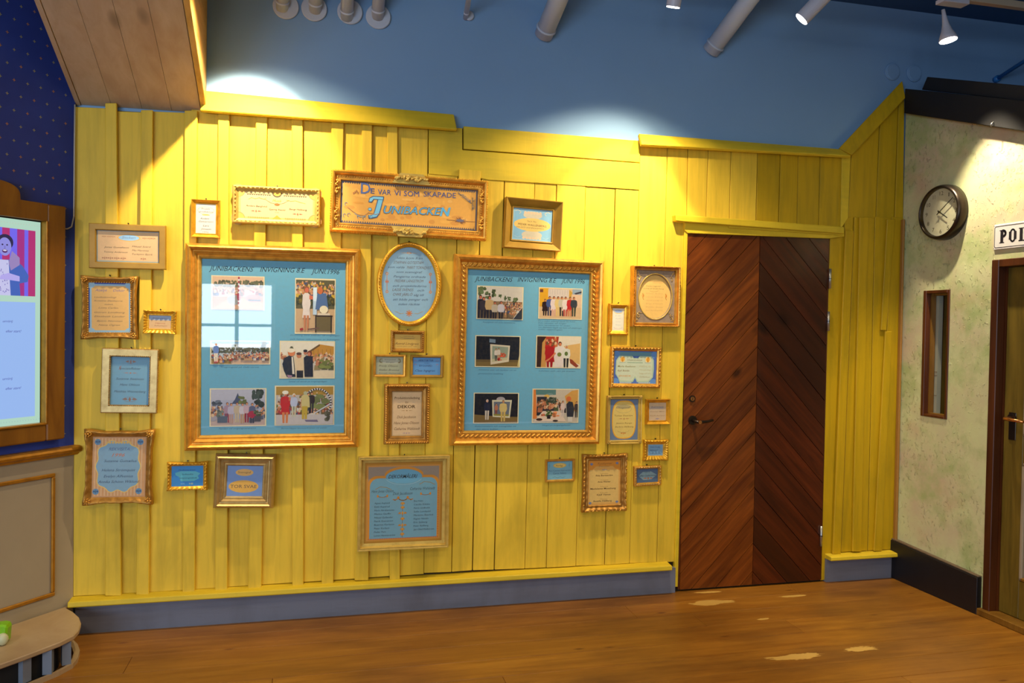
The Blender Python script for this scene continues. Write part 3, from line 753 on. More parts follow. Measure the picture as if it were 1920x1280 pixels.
# black roof edge
rf = empty('trim_9', **ST)
def rt(x, y, o): return ru(x, y, o)
q = [rt(1696.5, 166, .05), rt(1919, 188.5, .05), rt(1920, 246, .05), rt(1695, 212, .05)]
sl1 = (q[1][1] - q[0][1]) / (q[1][0] - q[0][0]); sl2 = (q[2][1] - q[3][1]) / (q[2][0] - q[3][0])
q[1] = (2.2, q[0][1] + sl1 * (2.2 - q[0][0])); q[2] = (2.2, q[3][1] + sl2 * (2.2 - q[3][0]))
MB().pp(RT, q, 0.0, .05).build('fascia_board', BLACK, rf, bevel=.003)
q = [rt(1728, 168, .02), rt(1738, 144, .02), rt(1919, 160.5, .02), rt(1919, 192, .02)]
s3 = (q[2][1] - q[1][1]) / (q[2][0] - q[1][0]); q[2] = (2.2, q[1][1] + s3 * (2.2 - q[1][0])); q[3] = (2.2, q[0][1] + s3 * (2.2 - q[0][0]))
MB().pp(RT, q, -.09, .02).build('roof_board', BLACK, rf, bevel=.003)
# plinth
bb = empty('baseboard_right', **ST)
BU = ru(1829, 1144, .03)[0]
BU = DU - .012
MB().pp(RT, [(.0, 0), (BU, 0), (BU, .20), (.0, .232)], 0, .032).build('plinth_board', BLACKB, bb, bevel=.002)
MB().pp(RT, [(.0, .233), (BU, .201), (BU, .208), (.0, .243)], 0, .026).build('plinth_edge', BROWNEDGE, bb, bevel=.002)
# slot window
w1 = empty('window_1', **ST)
fw = .022
for (u0, z0, u1, z1, mt) in ((WU0, WZ0, WU0 + fw, WZ1, RED), (WU1 - fw * .8, WZ0, WU1, WZ1, RED), (WU0 + fw, WZ1 - .018, WU1 - fw * .8, WZ1, RED), (WU0 + fw, WZ0, WU1 - fw * .8, WZ0 + .014, RED)):
    MB().pp(RT, [(u0, z0), (u1, z0), (u1, z1), (u0, z1)], -.03, .006).build('window_frame', mt, w1, bevel=.002)
for (u0, z0, u1, z1) in ((WU0 + .004, WZ0, WU0 + fw + .004, WZ1), (WU1 - .02, WZ0, WU1 - .004, WZ1), (WU0, WZ0, WU1, WZ0 + .02), (WU0, WZ1 - .03, WU1, WZ1 - .01)):
    MB().pp(RT, [(u0, z0), (u1, z0), (u1, z1), (u0, z1)], -.064, -.03).build('reveal', OCHRE, w1)
MB().add([tuple(RT.pt(u, v, -.058)) for u, v in ((WU0 + fw, WZ0), (WU1 - .02, WZ0), (WU1 - .02, WZ1), (WU0 + fw, WZ1))], [(0, 1, 2, 3)]).build('window_pane', GLASS, w1)
PU = ru(1758, 660, -.068)[0]
sb = empty('shaft_backing', kind='structure'); sb.name = 'window_backing'
MB().pp(RT, [(WU0 - .25, WZ0 - .3), (WU1 + .3, WZ0 - .3), (WU1 + .3, WZ1 + .3), (WU0 - .25, WZ1 + .3)], -.30, -.29).build('dark_space_sheet', VOID, sb)  # near-black sheet stands in for the unlit space behind the window
MB().pp(RT, [(WU0 + .001, WZ0 + .001), (PU, WZ0 + .001), (PU, WZ1 - .001), (WU0 + .001, WZ1 - .001)], -.098, -.068).build('cream_post', CREAM, sb)
for z in (WZ0 + .12, WZ0 + .24, WZ0 + .26): MB().pp(RT, [(WU0 + .002, z), (PU + .001, z), (PU + .001, z + .006), (WU0 + .002, z + .006)], -.068, -.066).build('post_groove', PANELG, sb)
# green panel door
d2 = empty('door_2', **ST)
MB().pp(RT, [(DU, .03), (DU + .045, .03), (DU + .045, DZT), (DU, DZT)], -.04, .008).build('door_jamb', RED, d2, bevel=.003)
MB().pp(RT, [(DUE - .045, .03), (DUE, .03), (DUE, DZT), (DUE - .045, DZT)], -.04, .008).build('door_jamb', RED, d2, bevel=.003)
MB().pp(RT, [(DU + .045, DZT - .04), (DUE - .045, DZT - .04), (DUE - .045, DZT), (DU + .045, DZT)], -.04, .008).build('door_head', RED, d2, bevel=.003)
MB().pp(RT, [(DU + .01, .03), (DU + .05, .03), (DU + .05, DZT - .01), (DU + .01, DZT - .01)], -.10, -.04).build('inner_jamb', RED, d2)
MB().pp(RT, [(DU - .02, 0), (DUE, 0), (DUE, .036), (DU - .02, .036)], -.10, .03).build('threshold', OCHRE, d2, bevel=.004)
l0, l1, lz0, lz1 = DU + .05, DUE - .05, .038, DZT - .04
leaf = MB().pp(RT, [(l0, lz0), (l1, lz0), (l1, lz1), (l0, lz1)], -.095, -.07).build('door_leaf', GREEND, d2)
stw = .12; mid = 0.93
rails = [(l0, lz0, l0 + stw, lz1), (l1 - stw, lz0, l1, lz1), (l0 + stw, lz0, l1 - stw, lz0 + .20), (l0 + stw, lz1 - .13, l1 - stw, lz1), (l0 + stw, mid - .08, l1 - stw, mid + .06)]
for (u0, z0, u1, z1) in rails: MB().pp(RT, [(u0, z0), (u1, z0), (u1, z1), (u0, z1)], -.07, -.05).build('rail', GREEND, leaf, bevel=.003)
for (z0, z1) in ((lz0 + .20, mid - .08), (mid + .06, lz1 - .13)):
    u0, u1 = l0 + stw, l1 - stw
    for (a, b, c, d) in ((u0, z0, u0 + .02, z1), (u1 - .02, z0, u1, z1), (u0, z0, u1, z0 + .02), (u0, z1 - .02, u1, z1)):
        MB().pp(RT, [(a, b), (c, b), (c, d), (a, d)], -.07, -.044).build('panel_moulding', PANELG if a < u0 + .01 and c < u0 + .03 else OCHRE, leaf, bevel=.005)
hu, hzz = ru(1886, 782, -.05)
hu = l0 + .055
MB().pp(RT, [(hu - .022, hzz - .115), (hu + .022, hzz - .115), (hu + .022, hzz + .03), (hu - .022, hzz + .03)], -.05, -.046).build('key_plate', DARKM, d2, bevel=.003)
hd = MB().tube([RT.pt(hu, hzz, -.05), RT.pt(hu, hzz, -.038)], .024, 24).build('handle_rose', DARKM, d2, smooth=False)
MB().tube([RT.pt(hu, hzz, -.04), RT.pt(hu, hzz, .0), RT.pt(hu + .01, hzz - .0, .012), RT.pt(hu + .05, hzz - .002, .014), RT.pt(hu + .12, hzz - .004, .012)], [.009, .009, .0105, .009, .007], 14).build('lever', BRASS, hd, smooth=True)
# wall clock
cu, cz = ru(1757.5, 397.5, .065)
ck = plane_empty('wall_clock', RT, cu, cz, 0, label='round wall clock with dark metal case and cream dial on the plaster wall', category='clock')
R = .158
# local axes: x=U (towards camera side), y into wall, z up
cs = MB(); pr = [(.965, 0), (1.0, -.004), (1.0, -.030), (.985, -.048), (.95, -.060), (.90, -.066), (.865, -.060), (.855, -.040)]
nn = 64
for i in range(nn):
    a = 2 * PI * i / nn
    for (r, yy) in pr: cs.v.append((R * r * math.cos(a), yy, R * r * math.sin(a)))
L_ = len(pr)
for i in range(nn):
    for k in range(L_ - 1):
        a = i * L_ + k; b = ((i + 1) % nn) * L_ + k; cs.f.append((a, b, b + 1, a + 1))
cs.build('clock_case', DARKM, ck, smooth=True)
dial = Art(2 * R, 2 * R, -.040); dial.ell(.5, .5, .44, .44, (222, 214, 180), 48)
for hh in range(1, 13):
    a = PI / 2 - hh * PI / 6; t = str(hh); w = .05 if len(t) == 1 else .085
    if t in ('1',): w = .018
    if t == '11': w = .05
    x, y_ = .5 + .345 * math.cos(a), .5 - .345 * math.sin(a)
    dial.text(t, x - w / 2, x + w / 2, y_ + .036, .072, (58, 52, 44))
# sheet is drawn for a viewer looking along +y with x to the right; RT.U points right in the view, good
dial.build('clock_dial', ck, PRINT)
def hand(name, ang, ln, tail, w, y):
    d = Vector((math.sin(ang), 0, math.cos(ang))); p = Vector((d.z, 0, -d.x)) * w / 2
    a, b = -d * tail, d * ln
    q = [a - p, a + p, b + p * .7, b - p * .7]; t = Vector((0, .0015, 0)); o = Vector((0, y, 0))
    MB().prism([v + o for v in q], [v + o + t for v in q]).build(name, VOID, ck)
hand('hour_hand', math.radians(4 * 30 + 4.5), .068, .018, .007, -.050)
hand('minute_hand', math.radians(9 * 6), .120, .022, .005, -.054)
MB().disc((0, -.048, 0), (0, -1, 0), .006, .008, 16).build('hand_pin', DARKM, ck)
MB().add([(R * .868 * math.cos(2 * PI * i / 48), -.0595, R * .868 * math.sin(2 * PI * i / 48)) for i in range(48)], [tuple(range(48))]).build('clock_glass', GLASS, ck)
# enamel sign
s0, s1 = ru(1863, 419, .012), ru(1860.5, 466, .012)
sz = (s0[1] - s1[1]); sw_ = .36; su0 = (s0[0] + s1[0]) / 2
sg = plane_empty('enamel_sign', RT, su0 + sw_ / 2, (s0[1] + s1[1]) / 2 - .008, 0, label='white enamel sign reading POLIS above the green door', category='sign')
MB().box(-sw_ / 2, -.008, -sz / 2, sw_ / 2, 0, sz / 2).build('sign_plate', WHITE, sg, bevel=.003)
sa = Art(sw_, sz, -.0085); bl = (26, 22, 34)
cu_ = .02; cv_ = cu_ * sw_ / sz; e0, f0 = .02, .08
sa.line([(e0 + cu_, f0), (1 - e0 - cu_, f0), (1 - e0, f0 + cv_), (1 - e0, 1 - f0 - cv_), (1 - e0 - cu_, 1 - f0), (e0 + cu_, 1 - f0), (e0, 1 - f0 - cv_), (e0, f0 + cv_), (e0 + cu_, f0)], .0035, (70, 62, 66))
def U(x): return x / sw_
def slab(x, w, ch):
    t, bk = .24, .76; st_ = .018
    def bar(x0, v0, x1, v1): sa.rect(U(x0), v0, U(x1), v1, bl)
    if ch in 'PLI':
        bar(x + .006, t, x + .006 + st_, bk); bar(x, t, x + st_ + .012, t + .035); bar(x, bk - .035, x + st_ + .012, bk)
    if ch == 'L': bar(x, bk - .045, x + w, bk); bar(x + w - .008, bk - .17, x + w, bk)
    if ch == 'P':
        sa.arc(U(x + .02), .385, U(w - .028), .115, 90, -90, .013, bl, 14); bar(x + .01, t, x + .026, t + .05); bar(x + .01, .475, x + .026, .525)
    if ch == 'O':
        sa.arc(U(x + w / 2), .5, U(w / 2 - .007), .232, 0, 360, .009, bl, 28)
        for q in (-1, 1): sa.rect(U(x + w / 2 + q * (w / 2 - .008) - .008), .34, U(x + w / 2 + q * (w / 2 - .008) + .008), .66, bl)
    if ch == 'S':
        sa.arc(U(x + w / 2), .37, U(w / 2 - .008), .12, 20, 230, .013, bl, 14); sa.arc(U(x + w / 2), .62, U(w / 2 - .008), .13, 60, -160, .013, bl, 14)
xx = .038
for ch, w in (('P', .045), ('O', .046), ('L', .044), ('I', .030), ('S', .044)): slab(xx, w, ch); xx += w + .013
for (a, b) in ((.008, .05), (.008, .95), (.992, .05), (.992, .95)): sa.ell(a, b, .005, .02, (60, 50, 50), 8)
sa.build('sign_lettering', sg, PRINT)
hk = RT.pt(*ru(1860, 232, .055), .055)
ho = empty('hook', tuple(hk), label='small bent steel hook screwed into the black roof edge', category='hook')
MB().tube([(.01, .0, .012), (0, -.006, .008), (-.012, -.006, -.004), (-.010, -.004, -.018)], .0022, 8).build('hook_wire', STEEL, ho, smooth=True)

# ---------------------------------------------------------------- pipes, discs, lamps
def pipe(base, tip, off, r, mat, lab, flange=None, fo=(0, 0)):
    b = BK.hit(*base, -.02); t = BK.hit(*tip, off); d = (t - b).normalized()
    L = (CEIL - b.z) / d.z if d.z > 0 else 1
    o = empty('pipe', tuple(b), label=lab, category='pipe', group='pipes out of the blue wall')
    MB().tube([(0, 0, 0) , d * L], r, 20).build('pipe_tube', mat, o, smooth=True)
    MB().tube([d * .04, d * .05], r * 1.12, 20).build('pipe_collar', mat, o, smooth=True)
    if flange:
        c = BK.hit(*fo, -.02) - b; MB().disc(c, (0, -1, 0), flange, .012, 32).build('flange', mat, o, bevel=.003)
    return o
ordn = ['leftmost of the four close white pipes', 'second of the four close white pipes from the left', 'third of the four close white pipes from the left', 'rightmost of the four close white pipes']
for i, (x, y, fx, fy, dx) in enumerate(((529, 16, 536, 13, 2), (591, 20, 589, 17, 2), (650, 34, 656, 23, 2), (708, 32, 709, 32, 4))):
    pipe((x, y), (x + dx * 3, y - 200), .45, .032, PIPE, ordn[i] + ' on the blue wall', .064, (fx, fy))
pipe((873, 34), (893, -90), .45, .014, PIPE, 'thin short pipe between the four pipes and the thick one, with a small disc', .026, (879, 30))
pipe((1019, 66), (1092, -110), .45, .050, PIPE, 'thick white pipe left of the middle of the blue wall')
pipe((1332, 96), (1478, -100), .45, .050, PIPE, 'thick slanting white pipe between the two cylinder spotlights')
b1 = BK.hit(1866, 150, -.02); b2 = BK.hit(1990, 70, .5)
o = empty('pipe', tuple(b1), label='thin bright blue pipe above the black roof edge', category='pipe')
MB().tube([(0, 0, 0), (b2 - b1) * 1.5], .012, 14).build('pipe_tube', PIPEB, o, smooth=True)
MB().tube([(0, 0, 0), (b2 - b1).normalized() * .03], .02, 14).build('pipe_collar', PIPEB, o, smooth=True)
for x, y, w in ((1672, 135, 'left'), (1713, 138, 'right')):
    c = BK.hit(x, y, -.02); o = empty('wall_disc', tuple(c), label='blue painted round cover plate above the yellow gable, %s of the pair' % w, category='cover plate', group='round cover plates')
    MB().disc((0, 0, 0), (0, -1, 0), .052, .010, 36).build('disc_plate', BLUEW, o, bevel=.003)
    MB().disc((0, -.008, 0), (0, -1, 0), .044, .006, 36).build('disc_rim', BLUEW, o, bevel=.002)
# lamps on the track
def planeY(px, py, y):
    r = ray(px, py); return CAM + r * ((y - CAM.y) / r.y)
YT = -.66
tr0 = planeY(1756, 2, YT); TZ = planeY(1830, 6, YT).z
track = empty('light_track', (2.4, YT, TZ), label='cream lighting track carrying the spotlights under the ceiling', category='track')
MB().box(-3.6, -.018, 0, 3.2, .018, .035).build('track_rail', CREAMB, track, bevel=.002)
for x in (-2.6, 0.2, 2.4): MB().box(x - .006, -.006, .035, x + .006, .006, CEIL - TZ).build('hanger', STEEL, track)
def lamp_cyl(p_lens, d, lab, r=.038, L=.15):
    d = Vector(d).normalized(); o = empty('spotlight', tuple(p_lens), label=lab, category='spotlight', group='track spotlights')
    MB().tube([(0, 0, 0), -d * L, -d * (L + .012)], [r, r, r * .8], 28).build('lamp_body', LAMPW, o, smooth=False)
    MB().tube([d * .0005, d * .003], r * .9, 28).build('lens', LENS, o)
    top = Vector((0, YT - p_lens[1], TZ - p_lens[2])); m_ = -d * (L * .75)
    MB().tube([m_, (m_ + Vector((m_.x, top.y, top.z))) / 2, Vector((m_.x, top.y, top.z))], .008, 10).build('bracket', LAMPW, o, smooth=True)
p2 = planeY(1262, 13, YT); lamp_cyl(tuple(p2), (-.05, .35, -1), 'white cylinder spotlight, leftmost of the lamps in view', .034)
p3 = planeY(1503, 36, YT); lamp_cyl(tuple(p3), (-.62, .38, -.74), 'white cylinder spotlight tilted down to the left, middle of the lamps in view', .038, .17)
p1 = Vector(L1) ; lamp_cyl((L1[0], L1[1], L1[2] + .02), (0, .25, -1), 'white cylinder spotlight above the large left picture frame, beyond the upper picture edge', .034)
for l_ in [o for o in bpy.data.objects if o.type == 'LIGHT' and o.data.type == 'SPOT']:
    pass
p4 = planeY(1778, 75, YT); dz = Vector((.12, -.12, -1)).normalized()
o = empty('spotlight', tuple(p4), label='white trumpet shaped spotlight hanging from the track at the right', category='spotlight', group='track spotlights')
pts = [(0, .046), (.02, .040), (.05, .027), (.085, .017), (.13, .011), (.165, .009)]
MB().tube([-dz * a for a, r in pts], [r for a, r in pts], 28).build('lamp_body', LAMPW, o, smooth=True)
MB().tube([dz * .001, dz * .004], .042, 28).build('lens', LENS, o)
MB().box(-.06, -.03, TZ - p4.z - .024, .10, .03, TZ - p4.z - .003).build('track_adapter', LAMPW, o, bevel=.002)
lights = [o for o in bpy.data.objects if o.type == 'LIGHT' and o.data.type == 'SPOT']
lights[2].location = p2 + Vector((-.002, .01, -.03)); lights[3].location = p2 + Vector((-.002, .01, -.04)); lights[4].location = p3 + Vector((-.62, .38, -.74)).normalized() * .03
lights[5].location = p4 + dz * .03; lights[0].location = Vector(L1)
for x, y, z, lab in ((-2.4, -2.4, 3.3, 'fill spotlight added over the floor near the left wall'), (1.2, -2.9, 3.4, 'fill spotlight added over the middle of the floor')):  # bodies for the two added fill spots, out of view
    o = empty('added_fill_spotlight', (x, y, z), label='white ceiling ' + lab, category='spotlight')
    MB().tube([(0, 0, .03), (0, 0, CEIL - z)], .05, 24).build('lamp_body', LAMPW, o)
# ================================================================ PICTURE FRAMES
def rectloop(w, h, ins, nseg):
    """perimeter points (x, z, outward normal, s along side, side) for a rectangle inset by ins"""
    a, b = w / 2 - ins, h / 2 - ins; C = [(-a, b), (a, b), (a, -b), (-a, -b)]; N = [(0, 1), (1, 0), (0, -1), (-1, 0)]
    out = []
    for k in range(4):
        p, q = C[k], C[(k + 1) % 4]
        for i in range(nseg):
            t = i / nseg; out.append((p[0] + (q[0] - p[0]) * t, p[1] + (q[1] - p[1]) * t, N[k], t, k))
    return out
PROFS = {
 'scoop': [(0, 0), (0, .72), (.10, .95), (.26, 1.0), (.42, .78), (.55, .55), (.72, .50), (.80, .62), (.90, .60), (1, .36)],
 'step': [(0, 0), (0, .50), (.06, .66), (.16, .90), (.27, 1.0), (.38, .86), (.46, .60), (.52, .58), (.60, .68), (.68, .62), (.76, .46), (.84, .50), (.92, .46), (1, .28)],
 'rope': [(0, 0), (0, .60), (.08, .82), (.20, 1.0), (.34, .92), (.46, .62), (.52, .50), (.80, .50), (.84, .58), (.92, .56), (1, .32)],
 'deep': [(0, 0), (0, .92), (.05, 1.0), (.12, .98), (.60, .52), (.78, .38), (.84, .50), (.93, .48), (1, .30)],
 'flat': [(0, 0), (0, .80), (.05, .92), (.12, .95), (.86, .92), (.92, .80), (1, .55)],
 'bead': [(0, 0), (0, .70), (.12, .90), (.30, .85), (.48, .60), (.66, .72), (.84, .70), (1, .38)],
 'cove': [(0, 0), (0, .60), (.14, .95), (.30, 1.0), (.62, .60), (.86, .46), (1, .34)],
 'thin': [(0, 0), (0, .85), (.25, 1.0), (.7, .95), (1, .5)],
 'box': [(0, 0), (0, 1.0), (.14, 1.0), (.20, .92), (.34, .92), (.40, .98), (.46, .80), (.55, .35), (1, .30)],
}
class Frame:
    def __init__(s, label, corners, mw, depth, off, style, mat, mats=None, wave=0.0, nail=True, oval=False, card=.34, glass=False, group='framed credits on the yellow board wall'):
        o_ = off + depth * .8
        P = [Vector(BK.un(x, y, o_)) for x, y in corners]; TL, TR, BR, BL = P
        c = (TL + TR + BR + BL) / 4; s.w = ((TR - TL).length + (BR - BL).length) / 2; s.h = ((TL - BL).length + (TR - BR).length) / 2
        dx = (TR - TL) + (BR - BL); dz = (TL - BL) + (TR - BR)
        th = (math.atan2(dx.y, dx.x) + math.atan2(-dz.x, dz.y)) / 2
        s.e = empty('picture_frame', (c.x, -off, c.y), (0, -th, 0), label=label, category='picture frame', group=group)
        s.c, s.th, s.off = c, th, off
        pxw = ((corners[1][0] - corners[0][0]) + (corners[2][0] - corners[3][0])) / 2
        mw = mw * s.w / pxw; s.mw = mw; s.d = depth; s.iw, s.ih = s.w - 2 * mw, s.h - 2 * mw; s.yc = -depth * card
        s.sc = s.w / pxw
        m = MB(); pr = PROFS[style]; ns = 24 if wave else (1 if not oval else 1)
        if oval:
            n = 72
            for i in range(n):
                a = 2 * PI * i / n
                for d, y in pr: m.v.append(((s.w / 2 - d * mw) * math.cos(a), -y * depth, (s.h / 2 - d * mw) * math.sin(a)))
            n_all = n
        else:
            L = [rectloop(s.w, s.h, d * mw, ns) for d, y in pr]; n_all = 4 * ns
            for i in range(n_all):
                for k, (d, y) in enumerate(pr):
                    x, z, N, t, side = L[k][i]; f = 0; fz = 0
                    if wave:
                        q = 1 - d
                        f = wave * q * (math.cos(2 * PI * t) * .75 + .45 * math.cos(4 * PI * t) - .35)
                        fz = .12 * depth * math.sin(14 * PI * t) * q
                    # mitred corner: push along both normals
                    nx, nz = N
                    if t == 0:
                        M_ = [(0, 1), (1, 0), (0, -1), (-1, 0)][(side - 1) % 4]; nx, nz = nx + M_[0], nz + M_[1]
                    m.v.append((x + nx * f, -(y * depth + fz * (y > 0)), z + nz * f))
        K = len(pr)
        for i in range(n_all):
            for k in range(K - 1):
                a = i * K + k; b = ((i + 1) % n_all) * K + k; m.f.append((a, b, b + 1, a + 1))
        s.mould = m.build('moulding', mat, s.e, smooth=oval or bool(wave))
        # backing board
        if oval: MB().tube([(0, 0, 0), (0, 0, 0.001)], .001, 3)
        else: MB().box(-s.w / 2 + mw * .6, s.yc + .0008, -s.h / 2 + mw * .6, s.w / 2 - mw * .6, 0, s.h / 2 - mw * .6).build('backing_board', PANELG, s.e)
        if nail:
            o = MB().tube([(0, 0, s.h / 2 + .004), (0, -.008, s.h / 2 + .006)], .0035, 8).build('hanging_nail', DARKM, s.e)
        if glass:
            if oval: pass
            else: MB().add([(-s.iw / 2, s.yc - .007, -s.ih / 2), (s.iw / 2, s.yc - .007, -s.ih / 2), (s.iw / 2, s.yc - .007, s.ih / 2), (-s.iw / 2, s.yc - .007, s.ih / 2)], [(0, 1, 2, 3)]).build('glass_pane', GLASS, s.e)
    def beads(s, d, y, spacing, rx, ry, rz, slant=0.0, mat=None, name='beading', jit=0.0, oval=False):
        """row of small carved beads along the moulding; d, y as fractions of moulding width / depth"""
        m = MB(); q = random.Random(int(s.w * 1e4)); ins = d * s.mw; yy = -y * s.d
        if oval:
            n = int(PI * (s.w + s.h) / 2 / spacing)
            for i in range(n):
                a = 2 * PI * i / n; x, z = (s.w / 2 - ins) * math.cos(a), (s.h / 2 - ins) * math.sin(a)
                m.blob((x, yy, z), rx, ry, rz, math.atan2((s.h / 2) * math.cos(a), -(s.w / 2) * math.sin(a)) + slant)
        else:
            a, b = s.w / 2 - ins, s.h / 2 - ins; C = [(-a, b), (a, b), (a, -b), (-a, -b)]
            for k in range(4):
                p, r = C[k], C[(k + 1) % 4]; L = math.hypot(r[0] - p[0], r[1] - p[1]); n = max(2, int(L / spacing)); ang = math.atan2(r[1] - p[1], r[0] - p[0])
                for i in range(n):
                    t = (i + .5) / n
                    m.blob((p[0] + (r[0] - p[0]) * t, yy, p[1] + (r[1] - p[1]) * t), rx * q.uniform(1 - jit, 1 + jit), ry, rz * q.uniform(1 - jit, 1 + jit), ang + slant * (1 if not jit else q.uniform(-1, 1)))
        return m.build(name, mat or s.mould.data.materials[0], s.e, smooth=True)
    def corners(s, mat, r, extra=()):
        for sx in (-1, 1):
            for sz in (-1, 1):
                m = MB(); q = random.Random(3)
                for i in range(7):
                    a = i / 7 * 2 * PI; m.blob((sx * (s.w / 2 - s.mw * .5 + math.cos(a) * r * .7), -s.d * .9, sz * (s.h / 2 - s.mw * .5 + math.sin(a) * r * .7)), r * .55, s.d * .18, r * .22, a + q.uniform(-.5, .5))
                m.blob((sx * (s.w / 2 - s.mw * .5), -s.d * .95, sz * (s.h / 2 - s.mw * .5)), r * .4, s.d * .2, r * .4)
                m.build('corner_ornament', mat, s.e, smooth=True)
    def loc(s, px, py):
        u, v = BK.un(px, py, s.off - s.yc); x, z = u - s.c.x, v - s.c.y; c, sn = math.cos(-s.th), math.sin(-s.th)
        return x * c - z * sn, x * sn + z * c
    def fu(s, px, py):
        x, z = s.loc(px, py); return x / s.iw + .5, .5 - z / s.ih
    def art(s): return Art(s.iw + .004, s.ih + .004, s.yc)
CR = (232, 206, 140); INK = (70, 56, 40); LB = (120, 170, 205); GR = (196, 190, 176); OG = (196, 130, 50); BL_ = (60, 90, 160)
B_, N_ = .024, .002      # hung on battens / on flush boards

# 1 music credit
f = Frame('wide pale gold frame with cream card headed Musik, left of the lettered sign', ((435.7, 345.6), (601.6, 353.8), (599.6, 423.5), (435.6, 418.5)), 11, .024, B_, 'cove', G3)
f.beads(.45, .85, .020, .008, .004, .004, .6, G3, 'carved_leaf', .4)
A = f.art().rect(0, 0, 1, 1, (226, 190, 112)).rect(.03, .06, .97, .93, (238, 208, 148))
for u, v in ((0, 0), (1, 0), (0, 1), (1, 1)): A.ell(u, v, .09, .24, (198, 156, 90)); A.ell(u, v, .08, .21, (236, 186, 90))
A.scallop(.11, .42, .09, .06, 11, (96, 84, 70)); A.scallop(.58, .89, .09, .06, 11, (96, 84, 70)); A.scallop(.11, .42, .05, .06, 11, (236, 206, 140)); A.scallop(.58, .89, .05, .06, 11, (236, 206, 140))
A.ell(.5, .02, .065, .17, (96, 84, 70)); A.ell(.5, 0, .055, .15, (240, 190, 80)); A.scallop(.12, .4, .95, .03, 10, (200, 160, 90)); A.scallop(.6, .88, .95, .03, 10, (200, 160, 90))
A.poly([(.44, .98), (.5, .84), (.56, .98)], (222, 170, 70))
A.line([(.13, .30), (.17, .24), (.22, .27), (.27, .23), (.33, .28), (.36, .22)], .0022, (226, 176, 70)); A.line([(.62, .27), (.68, .31), (.74, .28), (.80, .33), (.87, .37)], .0022, (226, 176, 70))
A.line([(.34, .27), (.42, .40), (.5, .44), (.58, .40), (.66, .27)], .0014, (150, 110, 60)).ell(.5, .45, .035, .045, (180, 120, 60))
A.text('Musik', .44, .56, .36, .10, (214, 170, 60), .3).text('Anders Berglund', .10, .37, .56, .06, INK, .1, 0, False, .03).text('Georg Riedel', .40, .61, .66, .06, INK, .1, 0, False, .03).text('Bengt Hallberg', .66, .89, .62, .06, INK, .1, 0, False, .04)
for u, v in ((.23, .72), (.77, .77), (.5, .74)): A.flour(u, v, .07 if u != .5 else .03, .05 if u != .5 else .015, (190, 120, 90))
A.build('card', f.e)
# 2 small portrait
f = Frame('small upright gold frame with grey-white card, above the left photo board', ((359, 373), (413, 375.7), (411.8, 445.7), (357.5, 444)), 8.5, .022, B_, 'deep', G5)
A = f.art().rect(0, 0, 1, 1, (196, 200, 198)); A.rect(.06, .04, .94, .96, (204, 208, 204))
A.arc(.5, .22, .40, .12, 0, 360, .0014, (190, 160, 100), 20).text('Projekt', .28, .70, .19, .055, INK, .3).text('produktion', .16, .84, .29, .055, INK, .3).ell(.5, .37, .20, .02, (226, 180, 80))
A.text('Anders', .22, .66, .52, .06, INK, .35).text('Gunnarsson', .16, .86, .62, .06, INK, .35).text('Lars', .36, .66, .76, .06, INK, .35).text('Jonsson', .26, .76, .87, .06, INK, .35).text('1996', .36, .64, .96, .035, (190, 120, 60))
A.build('card', f.e)
# 3 the sign
f = Frame('large carved gold frame with blue painted lettering, topmost at the centre of the wall', ((621.5, 318), (916, 337), (911.5, 452), (618, 433)), 19, .045, B_, 'rope', G1)
f.beads(.04, .66, .0125, .0042, .004, .0042, 0, G1); f.beads(.62, .52, .0115, .0055, .005, .0035, .7, G1)
for sz in (1, -1):
    m = MB(); q = random.Random(5 + sz)
    for i in range(34):
        t = q.uniform(-1, 1); m.blob((t * .085, -.045 - .010 * (1 - abs(t)), sz * (f.h / 2 - .022 + (1 - abs(t)) * .012 * q.uniform(-1.4, 1.2))), q.uniform(.006, .014), .008, q.uniform(.004, .008), q.uniform(0, 3))
    m.prism([(-.10, -.04, sz * (f.h / 2 - .048)), (-.06, -.046, sz * (f.h / 2 + .004)), (.06, -.046, sz * (f.h / 2 + .004)), (.10, -.04, sz * (f.h / 2 - .048))], [(-.10, 0, sz * (f.h / 2 - .048)), (-.06, 0, sz * (f.h / 2 + .004)), (.06, 0, sz * (f.h / 2 + .004)), (.10, 0, sz * (f.h / 2 - .048))])
    m.build('centre_cartouche', G3, f.e, smooth=False)
for sx in (-1, 1):
    for zz_ in (-.07, .07):
        m = MB(); q = random.Random(9)
        for i in range(14): m.blob((sx * (f.w / 2 - f.mw * .55) + q.uniform(-.012, .012), -.034, zz_ + q.uniform(-.04, .04)), q.uniform(.004, .008), .006, q.uniform(.006, .012), q.uniform(-.6, .6))
        m.build('leaf_ornament', G1, f.e, smooth=True)
A = f.art().rect(0, 0, 1, 1, (86, 92, 110)).rect(.012, .03, .988, .97, (226, 168, 80))
q = random.Random(2)
for i in range(60):
    u, v = q.uniform(.04, .94), q.uniform(.08, .90); A.ell(u, v, q.uniform(.01, .05), q.uniform(.015, .06), q.choice([(232, 176, 84), (220, 158, 70), (234, 182, 98), (214, 152, 72)]), 9)
for i in range(60): A.rect(.012 + i * .0162, .03, .020 + i * .0162, .065, (96, 96, 100)); A.rect(.012 + i * .0162, .94, .020 + i * .0162, .97, (96, 96, 100))
fu = f.fu
def tx(t, x0, y0, x1, y1, hp, col, sh=0, bo=0, sc_=False):
    u0, v0 = fu(x0, y0); u1, v1 = fu(x1, y1); A.text(t, u0, u1, v0, hp, col, sh, bo, sc_, (v1 - v0) / (u1 - u0))
tx('D', 677, 363, 694.5, 363.5, .26, (84, 110, 170), 0, .012); tx('E', 695, 362.5, 702.5, 363, .12, (70, 90, 150), 0, .02)
